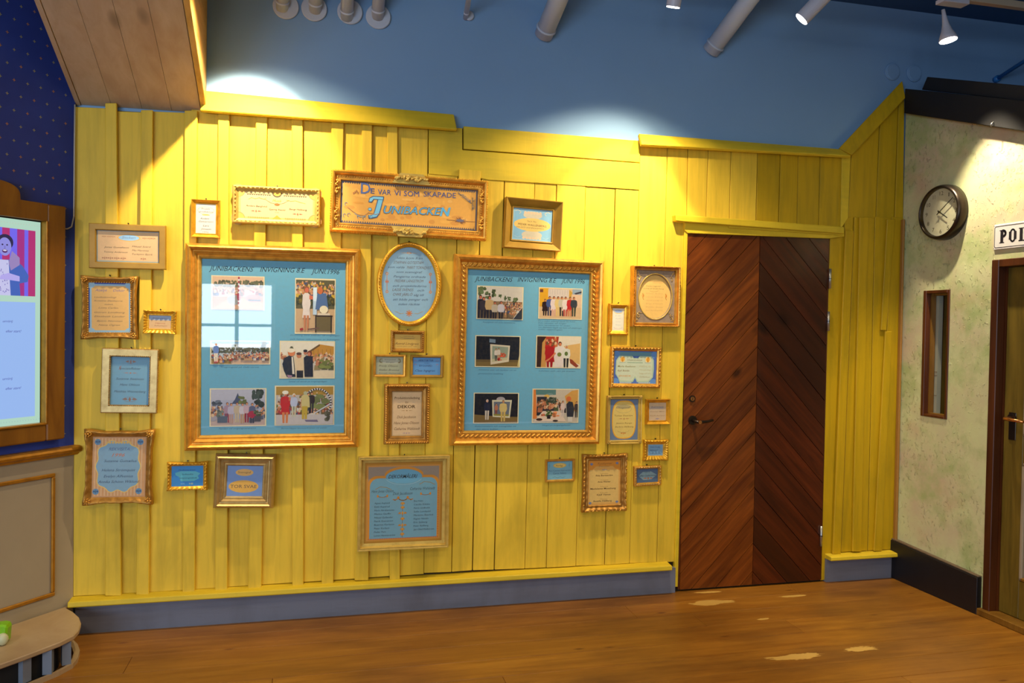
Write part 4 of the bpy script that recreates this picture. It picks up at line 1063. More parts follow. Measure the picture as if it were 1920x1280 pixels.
for t, x0, x1, y0, y1 in (('VAR', 708.5, 733, 364.5, 366), ('VI', 739, 750.5, 366.5, 367), ('SOM', 757, 785.5, 367.5, 369), ('SKAPADE', 794, 854, 368.5, 371.5)): tx(t, x0, y0, x1, y1, .125, (70, 90, 150))
u, v = fu(706, 392)
A.text('J', *(lambda a, b: (a, b))(fu(691, 400)[0], fu(719, 400)[0]), fu(700, 399)[1], .37, (60, 90, 130), .15, .07).text('J', fu(692.5, 400)[0], fu(717.5, 400)[0], fu(700, 398.5)[1], .34, (120, 196, 232), .15, .03)
A.poly([fu(691, 379), fu(693, 371), fu(700, 367.5), fu(720, 368.5), fu(719.5, 375.5), fu(702, 374), fu(697, 380)], (60, 90, 130)).poly([fu(692.5, 377.5), fu(694, 372), fu(700.5, 369), fu(718.5, 370), fu(718.5, 374.2), fu(701, 373), fu(696.5, 378)], (130, 200, 232))
A.ell(fu(694, 392)[0], fu(694, 392)[1], .014, .04, (60, 90, 130), 12).ell(fu(694, 392)[0], fu(694, 392)[1], .011, .03, (130, 200, 232), 12)
tx('UNIBACKEN', 718.5, 399.5, 843, 404, .185, (96, 84, 90), .25, .045); tx('UNIBACKEN', 719.5, 399, 842, 403.5, .17, (86, 170, 220), .25, .01)
tx('N', 824, 404, 844, 404.5, .20, (90, 180, 230), .2, .06)
for x, y, w, hh in ((855, 411, .12, .06),):
    u, v = fu(862, 413); A.line([(u - .10, v), (u + .12, v + .01)], .002, (120, 80, 60))
    for i in range(26): a = q.uniform(0, 2 * PI); r = q.uniform(.5, 1); A.line([(u, v), (u + .055 * r * math.cos(a), v + .09 * r * math.sin(a))], .0016, (130, 84, 70))
    A.ell(u, v, .03, .035, (110, 110, 130), 12)
A.line([(.05, .62), (.08, .70), (.12, .78), (.17, .80), (.20, .72), (.25, .76), (.28, .72)], .003, (176, 130, 90)); A.line([(.10, .76), (.14, .84), (.18, .80)], .003, (160, 170, 170))
for u, v in ((.04, .55), (.03, .82), (.06, .80), (.17, .86), (.22, .82), (.13, .84)): A.arc(u, v, .010, .035, 20, 260, .003, (150, 178, 190), 8)
for u, v in ((.10, .26), (.11, .23), (.12, .27), (.09, .29)): A.ell(u, v, .004, .03, (170, 110, 70), 8)
for i in range(12): A.arc(.86 + i * .009, .10 + i * .02, .008, .03, q.uniform(0, 180), q.uniform(200, 360), .0024, (120, 140, 160), 6)
for i in range(8): A.arc(.968, .2 + i * .04, .008, .03, q.uniform(0, 180), q.uniform(200, 360), .0024, (130, 140, 140), 6)
A.build('painted_sign', f.e)
# 4 deep frame
f = Frame('deep ochre-gold frame with light blue card and cream oval, right of the lettered sign', ((950, 368.5), (1055.7, 378.8), (1050.8, 470), (943.3, 464.6)), 17, .055, N_, 'deep', G6)
A = f.art().rect(0, 0, 1, 1, (150, 196, 220)).rect(.03, .04, .97, .96, (132, 184, 214))
A.ell(.5, .20, .24, .12, (206, 196, 170)).ell(.5, .82, .26, .14, (206, 196, 170)); A.scallop(.27, .73, .13, .05, 6, (226, 196, 160)); A.scallop(.25, .75, .92, .04, 6, (226, 196, 160))
A.ell(.5, .50, .47, .21, (232, 196, 110))
for sx in (-1, 1): A.line([(.5 + sx * .45, .10), (.5 + sx * .38, .06), (.5 + sx * .30, .12), (.5 + sx * .34, .18)], .0024, (230, 214, 170)); A.line([(.5 + sx * .45, .86), (.5 + sx * .36, .92), (.5 + sx * .28, .88)], .0018, (180, 206, 214))
A.text('TACK TILL', .36, .60, .42, .05, (120, 90, 60)).text('PEDER WALLENBERG', .14, .86, .53, .06, (104, 74, 44), 0, .015, False, .02).text('FÖR GOTT OCH ENGAGEMANG', .10, .80, .62, .045, (120, 90, 60), .1)
A.build('card', f.e)
# 5 plain wood frame, actors
f = Frame('plain ochre frame, pinkish card with small blue oval, topmost at the far left', ((166.6, 418), (311, 422.8), (310.3, 505), (166.6, 502.5)), 13.5, .024, B_, 'flat', G6)
A = f.art().rect(0, 0, 1, 1, (150, 172, 172)).rect(.02, .03, .98, .95, (216, 180, 134)).rect(.05, .07, .95, .90, (222, 184, 136)); A.ell(.51, .22, .185, .115, (226, 176, 92), 26).ell(.51, .22, .165, .09, (150, 196, 232), 26)
A.text('Skådespelare'[:8] if False else 'Snickeri', .40, .62, .25, .08, (110, 130, 170), .3).text('Jonas Gustafsson', .12, .51, .55, .05, INK, .25, .01).text('Tommy Andersson', .12, .49, .70, .05, INK, .25).text('Mikael Svärd', .56, .86, .51, .05, INK, .25).text('Mia Martinez', .56, .83, .63, .05, INK, .25).text('Torbjörn Björk', .56, .89, .75, .05, INK, .25)
for u in (.12, .20, .26): A.flour(u, .20, .04, .03, (180, 130, 90))
for u in (.76, .84, .90): A.flour(u, .22, .04, .04, (180, 130, 90))
for u in (.13, .22, .32, .42, .74): A.flour(u, .87, .05, .05, (170, 120, 90))
A.build('card', f.e)
# 6
f = Frame('dark gilt wavy-edged frame with blue-lined orange card, second from top at far left', ((151.3, 516.6), (256, 519), (256.5, 635), (151.6, 635)), 13, .030, B_, 'cove', G2, wave=.004)
f.corners(G1, .014); f.beads(.93, .45, .011, .005, .003, .003, .5, G1)
A = f.art().rect(0, 0, 1, 1, (52, 78, 160)).rect(.04, .035, 1, 1, (150, 186, 204)).rect(.08, .07, .95, .95, (222, 176, 104))
for u, v in ((.06, .05), (.96, .05), (.06, .97), (.96, .97)): A.ell(u, v, .10, .07, (150, 186, 204), 14)
A.text('Ateljé', .16, .44, .18, .05, (120, 110, 150), .3).text('Dekor', .58, .86, .18, .05, (120, 110, 150), .3)
for t, a, b, v in (('Ljudteknologi', .14, .66, .31), ('Kristina Zanbarrie', .14, .80, .38), ('medverk', .38, .58, .45), ('Lotta Carlén', .24, .70, .52), ('Göran Lindberg', .14, .86, .61), ('Elisabeth Lander', .14, .86, .69), ('Björn Norman', .20, .80, .78), ('Nana Ögren', .24, .74, .86)): A.text(t, a, b, v, .032, (124, 96, 74), .3)
A.build('card', f.e)
# 7
f = Frame('very small gold frame with pinkish card, just left of the left photo board', ((269.4, 581.6), (330, 583), (329, 626.5), (268, 624)), 10, .026, B_, 'deep', G5, wave=.0015)
A = f.art().rect(0, 0, 1, 1, (214, 178, 130)).rect(0, 0, 1, .36, (150, 170, 196)); A.text('Skådespeleri', .16, .82, .26, .09, (90, 90, 120), .3).text('Marina', .28, .72, .62, .09, (180, 96, 60), .3).text('Schumann', .24, .82, .80, .09, (150, 90, 60), .3)
A.build('card', f.e)
# 8
f = Frame('pale champagne frame with dark twisted beading and blue card, at the left', ((190.6, 652.5), (297, 655), (294.4, 776), (189, 772.5)), 16.5, .026, B_, 'flat', G4)
f.beads(.94, .9, .0085, .0045, .003, .0022, .8, G2, 'twisted_beading'); f.beads(.02, .75, .0085, .0045, .004, .0022, .8, G2, 'twisted_beading')
A = f.art().rect(0, 0, 1, 1, (122, 164, 182)).rect(.03, .02, .97, .98, (116, 164, 190))
A.flour(.5, .11, .14, .05, (150, 120, 110)).arc(.5, .11, .08, .04, 0, 360, .001, (150, 120, 110)); A.text('Specialeffekter', .20, .76, .27, .05, (60, 74, 90), .35).text('S', .20, .27, .27, .07, (170, 110, 80), .35).flour(.5, .34, .18, .015, (180, 120, 90))
A.text('Susanne Swenson', .14, .84, .48, .045, (60, 74, 90), .35).text('Hans Ohlson', .24, .74, .60, .045, (60, 74, 90), .35).text('Matthias Wennerberg', .10, .90, .74, .045, (60, 74, 90), .35)
A.arc(.5, .88, .16, .05, 0, 360, .0012, (150, 120, 100)).flour(.5, .88, .20, .05, (140, 110, 100))
A.build('card', f.e)
# 9
f = Frame('brown gilt frame, card with blue scalloped field on orange stripes, at lower left', ((159.4, 807), (288.4, 806.6), (283.3, 944), (154.4, 947.5)), 14, .036, B_, 'cove', G2, wave=.006)
f.corners(G1, .016)
A = f.art().rect(0, 0, 1, 1, (196, 150, 106)).rect(.03, .02, .97, .98, (214, 162, 110))
for i in range(15): A.rect(.05 + i * .061, .03, .065 + i * .061, .97, (226, 190, 148))
pts = []
for i in range(60):
    a = 2 * PI * i / 60; k = 1 + .055 * math.cos(10 * a); c_, s_ = math.cos(a), math.sin(a); r = 1 / max(abs(c_) ** 3 + abs(s_) ** 3, .01) ** (1 / 3)
    pts.append((.48 + .385 * k * r * c_, .49 - .40 * k * r * s_))
A.poly([(.48 + (u - .48) * 1.05, .49 + (v - .49) * 1.04) for u, v in pts], (232, 196, 110)).poly(pts, (136, 174, 196))
for u, v in ((.10, .09), (.88, .09), (.08, .90), (.87, .90)): A.ell(u, v, .06, .05, (110, 150, 180), 14).flour(u, v, .05, .04, (60, 90, 130))
A.text('REKVISITA', .30, .68, .23, .05, (90, 110, 150), .35).text('1996', .36, .60, .33, .055, (206, 120, 70), .35).text('Suzanne Gumælius', .22, .82, .42, .042, (66, 84, 110), .3).text('Helena Strömquist', .18, .80, .57, .042, (66, 84, 110), .35).text('Evelyn Alfvenius', .22, .76, .67, .042, (66, 84, 110), .35).text('Annika Schönn Wiklund', .12, .88, .76, .042, (66, 84, 110), .35)
A.scallop(.24, .72, .10, .02, 9, (226, 186, 110))
A.build('card', f.e)
# 11
f = Frame('small gilt frame with vivid blue card, left of the frame with two orange ovals', ((312.5, 867), (389, 866), (387.5, 918.4), (313, 920.6)), 8, .024, B_, 'cove', G5, wave=.002)
f.beads(.4, .95, .016, .008, .004, .004, .7, G5, 'carved_leaf', .3)
A = f.art().rect(0, 0, 1, 1, (58, 140, 210)).poly([(.12, .34), (.30, .26), (.75, .28), (.90, .38), (.82, .50), (.86, .62), (.70, .74), (.30, .74), (.24, .52), (.14, .46)], (96, 186, 204))
A.text('Musikleverantör', .22, .76, .24, .07, (40, 80, 110), .3).text('ljudstudio', .34, .68, .44, .07, (30, 60, 90)).text('belysningsteknik', .26, .80, .62, .07, (30, 60, 90)).text('NTS', .30, .42, .90, .08, (150, 200, 220)).text('HB', .56, .68, .90, .08, (200, 220, 170))
A.build('card', f.e)
# 12
f = Frame('square stepped champagne frame, blue card with two orange ovals, under the left photo board', ((403, 851), (517, 853.8), (512, 954), (399.4, 953.5)), 24, .050, B_, 'step', G4)
A = f.art().rect(0, 0, 1, 1, (116, 150, 204)).rect(0, 0, 1, 1, (120, 152, 206)); A.ell(.48, .22, .25, .115, (222, 178, 106), 26).ell(.47, .68, .42, .205, (226, 176, 84), 30)
A.text('Scenograf', .30, .66, .245, .065, (120, 90, 60)).text('TOR SVAE', .10, .84, .73, .105, (120, 100, 76), 0, .02)
A.build('card', f.e)
# 13
f = Frame('large square gold frame, blue list of names under an orange arch, bottom centre', ((673.4, 856), (844.4, 854.4), (839, 1022.5), (669.7, 1036)), 12, .036, B_, 'box', G3, card=.2)
A = Art(f.iw + .004, f.ih + .004, f.yc); A.rect(0, 0, 1, 1, (180, 128, 40)).rect(.03, .04, .97, .97, (196, 140, 66)).rect(.05, .06, .95, .94, (150, 136, 120))
arch = [(.05, .95), (.05, .30)] + [(.05 + .115 * (1 - math.cos(a)), .30 - .10 * math.sin(a)) for a in (PI * i / 16 for i in range(1, 9))] + [(.26, .20)] + [(.5 - .25 * math.cos(a), .20 - .11 * math.sin(a)) for a in (PI * i / 16 for i in range(1, 16))] + [(.74, .20)] + [(.84 + .11 * math.sin(a), .20 + .10 * (1 - math.cos(a))) for a in (PI * i / 16 for i in range(0, 9))] + [(.95, .95)]
A.poly([(.5 + (u - .5) * 1.01, v - .03 if v < .9 else v + .01) for u, v in arch], (206, 140, 50)).poly([(.5 + (u - .5) * .955, v) for u, v in arch], (110, 160, 180)); A.rect(.072, .42, .928, .94, (112, 160, 180))
A.ell(.5, .185, .22, .085, (104, 166, 196), 26).arc(.5, .185, .235, .10, 200, 340, .002, (150, 190, 206))
A.text('DEKORMÅLERI', .30, .67, .205, .045, (56, 62, 56), .3, .02)
for u, v, a in ((.24, .315, 0), (.80, .265, 0)): A.line([(u - .10, v + .02), (u - .04, v - .01), (u + .04, v), (u + .10, v + .03)], .003, (150, 130, 80))
A.text('Hans Jonas Olsson', .09, .37, .375, .035, (60, 72, 74), .35).text('Catharina Wahlstedt', .58, .90, .355, .035, (60, 72, 74), .3).text('Dick Jacobsson', .36, .61, .41, .035, (60, 72, 74), .35)
for u, v in ((.23, .43), (.78, .415)): A.arc(u, v - .015, .055, .02, 180, 360, .003, (180, 120, 40)); A.ell(u - .06, v - .01, .012, .018, (196, 128, 40), 8); A.ell(u + .06, v - .01, .012, .018, (196, 128, 40), 8)
A.arc(.49, .45, .055, .03, 180, 360, .004, (180, 120, 40))
for sx in (-1, 1): A.ell(.49 + sx * .06, .445, .016, .018, (190, 124, 40), 8); A.line([(.49 + sx * .07, .46), (.49 + sx * .10, .475), (.49 + sx * .125, .465)], .005, (176, 118, 50))
for i, v in enumerate((.52, .57, .64, .71, .79, .84, .90)):
    A.flour(.487, v, .06 if i in (2, 4) else .03, .030, (190, 130, 50)); A.ell(.487, v, .013, .022, (206, 150, 60), 10); A.line([(.487, v), (.487, v + .05)], .002, (120, 90, 60))
for i, t in enumerate(('Agnes Asplund', 'Eskil Asperud', 'Marie Abrahamsson', 'Monica Gauffin', 'Mikael Gullander', 'Patrik Gunnarson', 'Beatrice Karlsson', 'Peter Karlson', 'Peder Fars', 'Lotten Hammarström')):
    A.text(t, .13, .13 + .0148 * len(t), .515 + i * .0445, .020, (66, 84, 90), .1)
for i, t in enumerate(('Eva Holm', 'Cecilia Kihlén', 'Petra Lindholm', 'Sofie Lundquist', 'Marianne Åkerlind', 'Ragnar Nässén', 'Eric Sjöberg', 'Peter Rydberg', 'Jan Olof Mellström')):
    A.text(t, .63, .63 + .0148 * len(t), .502 + i * .0445, .020, (66, 84, 90), .1)
for i in range(40): A.ell(.06 + i * .0225, .948, .008, .007, (190, 100, 60), 6)
for i in range(20): A.ell(.945, .34 + i * .03, .006, .008, (190, 100, 60), 6)
A.build('painted_panel', f.e)
# 15..18
f = Frame('small dark gold frame with a yellow signed card, directly below the oval frame', ((733, 618.7), (797, 620.3), (795, 661), (732.7, 660.5)), 7.5, .024, N_ + .012, 'cove', G2)
f.beads(.45, .85, .010, .005, .004, .0025, .7, G2, 'carved_leaf')
A = f.art().rect(0, 0, 1, 1, (206, 170, 84)).text('med tack till', .34, .72, .18, .07, (130, 110, 70), .3).text('författaren', .36, .76, .33, .07, (130, 110, 70), .3).text('Astrid Lindgren', .02, .92, .72, .16, (96, 60, 30), .45).text('som gav oss idé', .10, .86, .86, .06, (130, 96, 60), .3).arc(.5, .16, .30, .12, 200, 340, .001, (140, 120, 80))
A.build('card', f.e)
f = Frame('small shiny gold frame with grey-green card, beside the small bright blue one', ((701, 664.4), (761, 665), (759.5, 706), (700, 706.6)), 4.5, .020, B_ - .008, 'thin', G1)
A = f.art().rect(0, 0, 1, 1, (160, 166, 140)); A.rect(.26, .10, .80, .38, (176, 180, 160)).arc(.2, .23, .05, .10, 60, 300, .003, (170, 130, 60)).arc(.84, .23, .05, .10, -120, 120, .003, (170, 130, 60))
A.text('Kompositör', .32, .74, .20, .07, (90, 90, 80), .3).text('Sånger', .36, .70, .34, .07, (90, 90, 80), .3).text('Fredy Olsson', .12, .80, .56, .10, (74, 70, 60), .35).text('Stefan Brunius', .12, .86, .78, .10, (74, 70, 60), .35).text('Kenneth Holmström', .12, .90, .95, .08, (74, 70, 60), .35)
A.build('card', f.e)
f = Frame('small brown-gold frame with bright blue card, between the oval and tall carved frames', ((769.6, 665), (831.6, 666), (830, 707.6), (769.6, 707.6)), 5, .018, N_, 'thin', G6)
A = f.art().rect(0, 0, 1, 1, (92, 150, 206)); A.text('ARKITEKTER', .20, .74, .23, .11, (40, 60, 110), 0, .01).text('OCH', .42, .56, .36, .06, (60, 80, 130)).text('BYGGNAD', .24, .70, .52, .10, (50, 80, 140)).text('Claes Ingegren', .10, .80, .80, .12, (40, 50, 100), .4)
for u in (.10, .88): A.flour(u, .20, .07, .08, (120, 130, 170)); A.flour(u, .40, .05, .06, (150, 120, 150))
A.build('card', f.e)
f = Frame('tall dark carved gold frame with beige card, left of the right photo board', ((720.5, 719.8), (807.2, 719.8), (804.2, 831.5), (720.5, 833)), 14.5, .040, N_ + .008, 'scoop', G2)
f.beads(.22, 1.0, .012, .0065, .004, .0035, .8, G1, 'carved_leaf'); 
A = f.art().rect(0, 0, 1, 1, (190, 160, 110)).rect(.04, .03, .96, .97, (216, 186, 142))
A.text('Produktionsledning', .10, .92, .175, .05, (96, 66, 30), 0, .03).text('för', .44, .56, .27, .05, (96, 66, 30), .3).text('DEKOR', .20, .78, .375, .065, (80, 56, 26), 0, .05).flour(.5, .43, .20, .012, (150, 110, 60)).flour(.24, .25, .06, .01, (160, 150, 140)).flour(.72, .25, .06, .01, (160, 150, 140))
A.text('Dick Jacobsson', .18, .80, .60, .06, (104, 64, 24), .35).text('Hans Jonas Olsson', .08, .90, .73, .06, (104, 64, 24), .35).text('Catharina Wahlstedt', .10, .94, .86, .06, (104, 64, 24), .35).flour(.5, .93, .14, .02, (170, 140, 150))
A.build('card', f.e)
# 14 oval
f = Frame('oval gilt frame with pale blue card of italic writing, between the photo boards', ((707.5, 453.8), (828, 454.4), (826.5, 611.5), (706, 611)), 9, .026, B_ - .008, 'thin', G5, oval=True, nail=True)
f.beads(.45, .97, .014, .0075, .004, .0032, .45, G1, 'carved_leaf', oval=True)
A = Art(f.iw + .006, f.ih + .006, f.yc); A.ell(.5, .5, .5, .5, (140, 180, 206), 60)
for t, a, b, v, sh, c in (('Idén kom från', .28, .74, .165, .35, INK), ('STAFFAN GÖTESTAM', .22, .76, .228, .3, (96, 80, 74)), ('som valde', .12, .42, .288, .35, INK), ('MARIT TÖRNQVIST', .46, .91, .293, .3, (96, 80, 74)), ('som scenograf.', .27, .74, .350, .35, INK), ('Pengarna ordnade', .22, .80, .412, .35, INK), ('FREDRIK LÅNGSTRÖM', .24, .76, .472, .3, (96, 80, 74)), ('och projektledarna', .21, .81, .535, .35, INK), ('LASSE SVENSS', .20, .58, .590, .3, (96, 80, 74)), ('och', .65, .77, .592, .35, INK), ('OWE JÄRLÖ', .21, .56, .652, .3, (96, 80, 74)), ('såg till', .58, .77, .655, .35, INK), ('att både pengar och', .21, .84, .715, .35, INK), ('tiden räckte', .31, .69, .778, .35, INK)):
    A.text(t, a, b, v, .036 if t.isupper() else .03, (52, 64, 96) if c == INK else c, sh)
for u in (.105, .885):
    for v in (.36, .60): A.ell(u, v, .026, .020, (206, 140, 90), 12).ell(u, v, .012, .009, (140, 180, 206), 8)
    A.line([(u, .37), (u, .59)], .003, (200, 140, 100)); A.flour(u, .47, .03, .05, (200, 110, 60))
A.flour(.5, .085, .05, .025, (206, 140, 90)); A.flour(.5, .085, .16, .012, (190, 176, 160))
for i in range(8): a = PI * i / 4; A.line([(.5, .885), (.5 + .055 * math.cos(a), .885 + .040 * math.sin(a))], .0045, (200, 120, 60))
for sx in (-1, 1): A.line([(.5 + sx * .10, .885), (.5 + sx * .16, .89), (.5 + sx * .21, .87), (.5 + sx * .25, .86)], .003, (176, 166, 140))
A.build('card', f.e)
MB().tube([(0, 0, 0), (0, 0, .0001)], .001, 3)
bk = MB(); n = 48
bk.prism([(f.w / 2 * .93 * math.cos(2 * PI * i / n), f.yc + .001, f.h / 2 * .95 * math.sin(2 * PI * i / n)) for i in range(n)], [(f.w / 2 * .93 * math.cos(2 * PI * i / n), 0, f.h / 2 * .95 * math.sin(2 * PI * i / n)) for i in range(n)]).build('backing_board', PANELG, f.e)
# 20 deep oval mat
f = Frame('deep frame with cream oval card in an ornate grey mat, beside the brown door', ((1188, 497.6), (1276.8, 499.8), (1272.9, 613), (1186, 612.4)), 8, .055, N_, 'bead', G1, card=.25)
f.beads(.18, .95, .009, .0045, .003, .0028, .6, G2, 'rope_beading'); 
m = MB(); n = 48; iw, ih = f.iw + .004, f.ih + .004; O_, I_ = [], []
for i in range(n):
    a = 2 * PI * i / n; c_, s_ = math.cos(a), math.sin(a); k = min(iw / 2 / max(abs(c_), 1e-6), ih / 2 / max(abs(s_), 1e-6)); O_.append((c_ * k, s_ * k)); I_.append((c_ * iw * .425, s_ * ih * .43))
y0, y1 = f.yc - .012, f.yc - .002
for (x, z) in O_: m.v.append((x, y0, z))
for (x, z) in I_: m.v.append((x, y0, z))
for (x, z) in I_: m.v.append((x * .97, y1, z * .97))
for i in range(n):
    j = (i + 1) % n; m.f += [(i, j, n + j, n + i), (n + i, n + j, 2 * n + j, 2 * n + i)]
mt = m.build('oval_mat', GREYM, f.e)
q = random.Random(8)
for sx in (-1, 1):
    for sz in (-1, 1):
        m = MB()
        for i in range(16):
            t = q.uniform(0, 1); r = q.uniform(.004, .009); x = sx * iw * (.46 - .14 * q.random() * (1 - t)); z = sz * ih * (.30 + .17 * t)
            if (x / (iw * .45)) ** 2 + (z / (ih * .455)) ** 2 > 1.0: m.blob((x, y0, z), r, .003, r * .4, q.uniform(0, 3))
        m.build('mat_ornament', G4, mt, smooth=True)
m = MB(); path = [(iw * .432 * math.cos(2 * PI * i / 60), y0 - .001, ih * .437 * math.sin(2 * PI * i / 60)) for i in range(61)]; m.tube(path, .0032, 6, False).build('oval_bead', G3, mt, smooth=True)
A = f.art().rect(0, 0, 1, 1, (236, 194, 112))
A.text('Dockmakare', .46, .74, .24, .03, (200, 150, 90), .2)
for t, a, b, v in (('Tomas Lagerlöf', .28, .66, .31), ('Lotta af Söderberg', .22, .74, .355)): A.text(t, a, b, v, .022, (150, 116, 70), .2, .01)
for i, t in enumerate(('Krister Boman', 'Carina Ehrling', 'Anna Lindgren', 'Bengt Å Kumlin', 'Torsten Rosén', 'Elin Rydström')): A.text(t, .28, .72, .45 + i * .065, .018, (206, 156, 96), .2)
A.line([(.38, .39), (.46, .41), (.56, .40), (.60, .38)], .0014, (180, 130, 70))
for u in (.21, .80): A.flour(u, .49, .025, .09, (226, 150, 70)).line([(u - .02, .44), (u + .01, .48), (u - .01, .52), (u + .01, .56)], .003, (190, 130, 50))
A.build('card', f.e)
# 21
f = Frame('small orange-gold frame, white card with blue oval, right of the right photo board', ((1142, 568.7), (1180.6, 569.8), (1177.7, 628.4), (1140.8, 627.7)), 8, .022, N_, 'cove', G5)
f.beads(.30, .95, .010, .004, .003, .0025, .7, G5)
A = f.art().rect(0, 0, 1, 1, (226, 214, 176)).rect(.06, .04, .94, .96, (226, 224, 206)); A.ell(.5, .17, .36, .09, (232, 206, 140)).ell(.5, .15, .33, .07, (160, 186, 226))
A.text('Maskinist', .26, .76, .17, .045, (110, 130, 180), .3)
for t, v in (('Ulf', .36), ('Bertil', .48), ('Jönsson', .62), ('Nisse', .76)): A.text(t, .28, .72, v, .045, (180, 190, 190), .3)
A.arc(.5, .84, .34, .07, 180, 360, .0014, (200, 170, 170))
A.build('card', f.e)
# 22
f = Frame('landscape gilt frame with deep blue bordered green card, below the grey oval-mat frame', ((1146.3, 649.6), (1241.8, 650.7), (1237.4, 727), (1144.5, 727.2)), 7.5, .028, N_, 'cove', G1)
f.beads(.4, .95, .020, .009, .004, .0045, .6, G1, 'carved_leaf', .3)
A = f.art().rect(0, 0, 1, 1, (78, 108, 184)).rect(.02, .04, .98, .16, (100, 150, 170))
for u, v in ((.06, .12), (.94, .12), (.05, .93), (.93, .94)): A.ell(u, v, .08, .10, (100, 150, 214), 14)
A.poly([(.05, .30), (.12, .16), (.42, .16), (.46, .22), (.56, .22), (.60, .16), (.88, .16), (.93, .28), (.94, .55), (.92, .80), (.82, .94), (.55, .95), (.5, .82), (.45, .95), (.14, .94), (.10, .82), (.04, .70)], (176, 204, 176))
A.poly([(.07, .32), (.13, .19), (.40, .19), (.46, .25), (.56, .25), (.62, .19), (.86, .19), (.90, .30), (.90, .78), (.80, .90), (.57, .91), (.5, .76), (.43, .91), (.16, .90), (.11, .80), (.06, .68)], (204, 216, 188))
A.poly([(.43, 1.0), (.5, .82), (.57, 1.0)], (84, 118, 190)); A.scallop(.14, .42, .96, .03, 9, (186, 206, 200)); A.scallop(.58, .86, .96, .03, 9, (186, 206, 200))
for u in (.20, .79): A.ell(u, .27, .065, .10, (238, 214, 150), 14).ell(u, .26, .045, .07, (236, 170, 60), 12).poly([(u - .012, .34), (u, .19), (u + .012, .34)], (200, 130, 40)).rect(u - .07, .35, u + .07, .37, (170, 190, 180))
A.text('FINANSIÄRER', .31, .66, .31, .05, (150, 150, 110), .05).rect(.31, .35, .67, .37, (150, 180, 150)); A.text('Maria Axelsson', .09, .50, .50, .055, (150, 140, 70), .2, .01).text('Karl Bohlin', .09, .36, .63, .055, (150, 120, 70), .2, .01).text('SPONSOR', .12, .40, .79, .055, (226, 170, 90), 0, .01)
for i, t in enumerate(('KAPITAL AB', 'försäkring', 'bygg och trä', 'Stiftelser')): A.text(t, .60, .86, .49 + i * .105, .045, (200, 190, 140), .1)
A.build('card', f.e)
# 23
f = Frame('upright pale gold frame with yellow rounded card in a blue-grey mat', ((1139.8, 742.4), (1205.2, 741.3), (1202.8, 831.4), (1138.2, 832.8)), 6.5, .030, N_, 'bead', G3)
f.corners(G3, .010)
A = f.art().rect(0, 0, 1, 1, (104, 126, 156))
rr = lambda k, c: A.poly([(.5 + .43 * k * (math.copysign(abs(math.cos(a)) ** .62, math.cos(a))), .5 - .465 * (k if k > .95 else k + .02) * (math.copysign(abs(math.sin(a)) ** .72, math.sin(a)))) for a in (2 * PI * i / 40 for i in range(40))], c)
rr(1.0, (216, 160, 56)); rr(.93, (238, 196, 90)); rr(.89, (222, 196, 110))
A.arc(.48, .24, .28, .10, 0, 360, .001, (150, 140, 110)).ell(.48, .19, .26, .05, (180, 166, 116)).text('Original', .22, .72, .23, .045, (130, 120, 90), .3)
A.text('Tomas Ekström', .16, .80, .42, .038, (130, 100, 50), .1).flour(.5, .48, .20, .03, (200, 150, 90)).text('Jessica Runge', .22, .78, .60, .034, (130, 100, 50), .1).text('Barbro Ahlborg', .20, .84, .69, .036, (130, 100, 50), .1).flour(.48, .83, .10, .04, (206, 130, 50)).arc(.48, .76, .20, .05, 180, 360, .001, (140, 120, 100))
A.build('card', f.e)
# 24
f = Frame('small square bright gold frame with beige card, beside the brown door lock', ((1212.4, 748.4), (1257, 748), (1256.4, 794.8), (1211.7, 795.6)), 6.5, .028, N_, 'deep', G5)
A = f.art().rect(0, 0, 1, 1, (204, 180, 146)).rect(.05, .22, .85, .38, (190, 176, 160)).text('Boktryckare', .14, .84, .30, .10, (120, 120, 130), .35).text('Gunnar Mille', .08, .90, .53, .055, (150, 116, 90), .1, .01).text('Kjell Annius', .08, .92, .75, .055, (160, 120, 80), .1, .01).flour(.5, .90, .10, .06, (120, 120, 170))
A.build('card', f.e)
# 25
f = Frame('tiny gilt wavy-topped frame with light blue card, below the small beige-card frame', ((1208.3, 824.7), (1254, 824.7), (1252.4, 862.7), (1207.7, 863.9)), 8, .028, N_, 'cove', G5, wave=.0016)
A = f.art().rect(0, 0, 1, 1, (190, 176, 130)).rect(.06, .06, .94, .94, (124, 170, 206)).text('MÄSTARE', .18, .78, .32, .11, (60, 84, 130), .1).text('BENGT', .18, .66, .58, .11, (60, 84, 130), .1).text('SVENSSON', .16, .84, .84, .11, (60, 84, 130), .1)
A.build('card', f.e)
# 26
f = Frame('small silvery-gold frame, dark blue card with pale diamond, lowest beside the door', ((1189.4, 874.8), (1239.8, 872), (1239.8, 909), (1189.4, 911.6)), 5.5, .024, N_, 'thin', G1)
f.beads(.4, 1.0, .014, .007, .003, .003, .5, G4, 'carved_leaf', .3)
A = f.art().rect(0, 0, 1, 1, (84, 110, 140)).poly([(.10, .5), (.30, .24), (.68, .22), (.95, .48), (.70, .78), (.32, .80)], (136, 168, 176)); A.text('LJUS', .40, .64, .30, .10, (60, 80, 100), .2).text('Staffan Cederström', .08, .92, .56, .12, (40, 60, 90), .2, .01).flour(.55, .70, .24, .10, (180, 110, 70))
A.build('card', f.e)
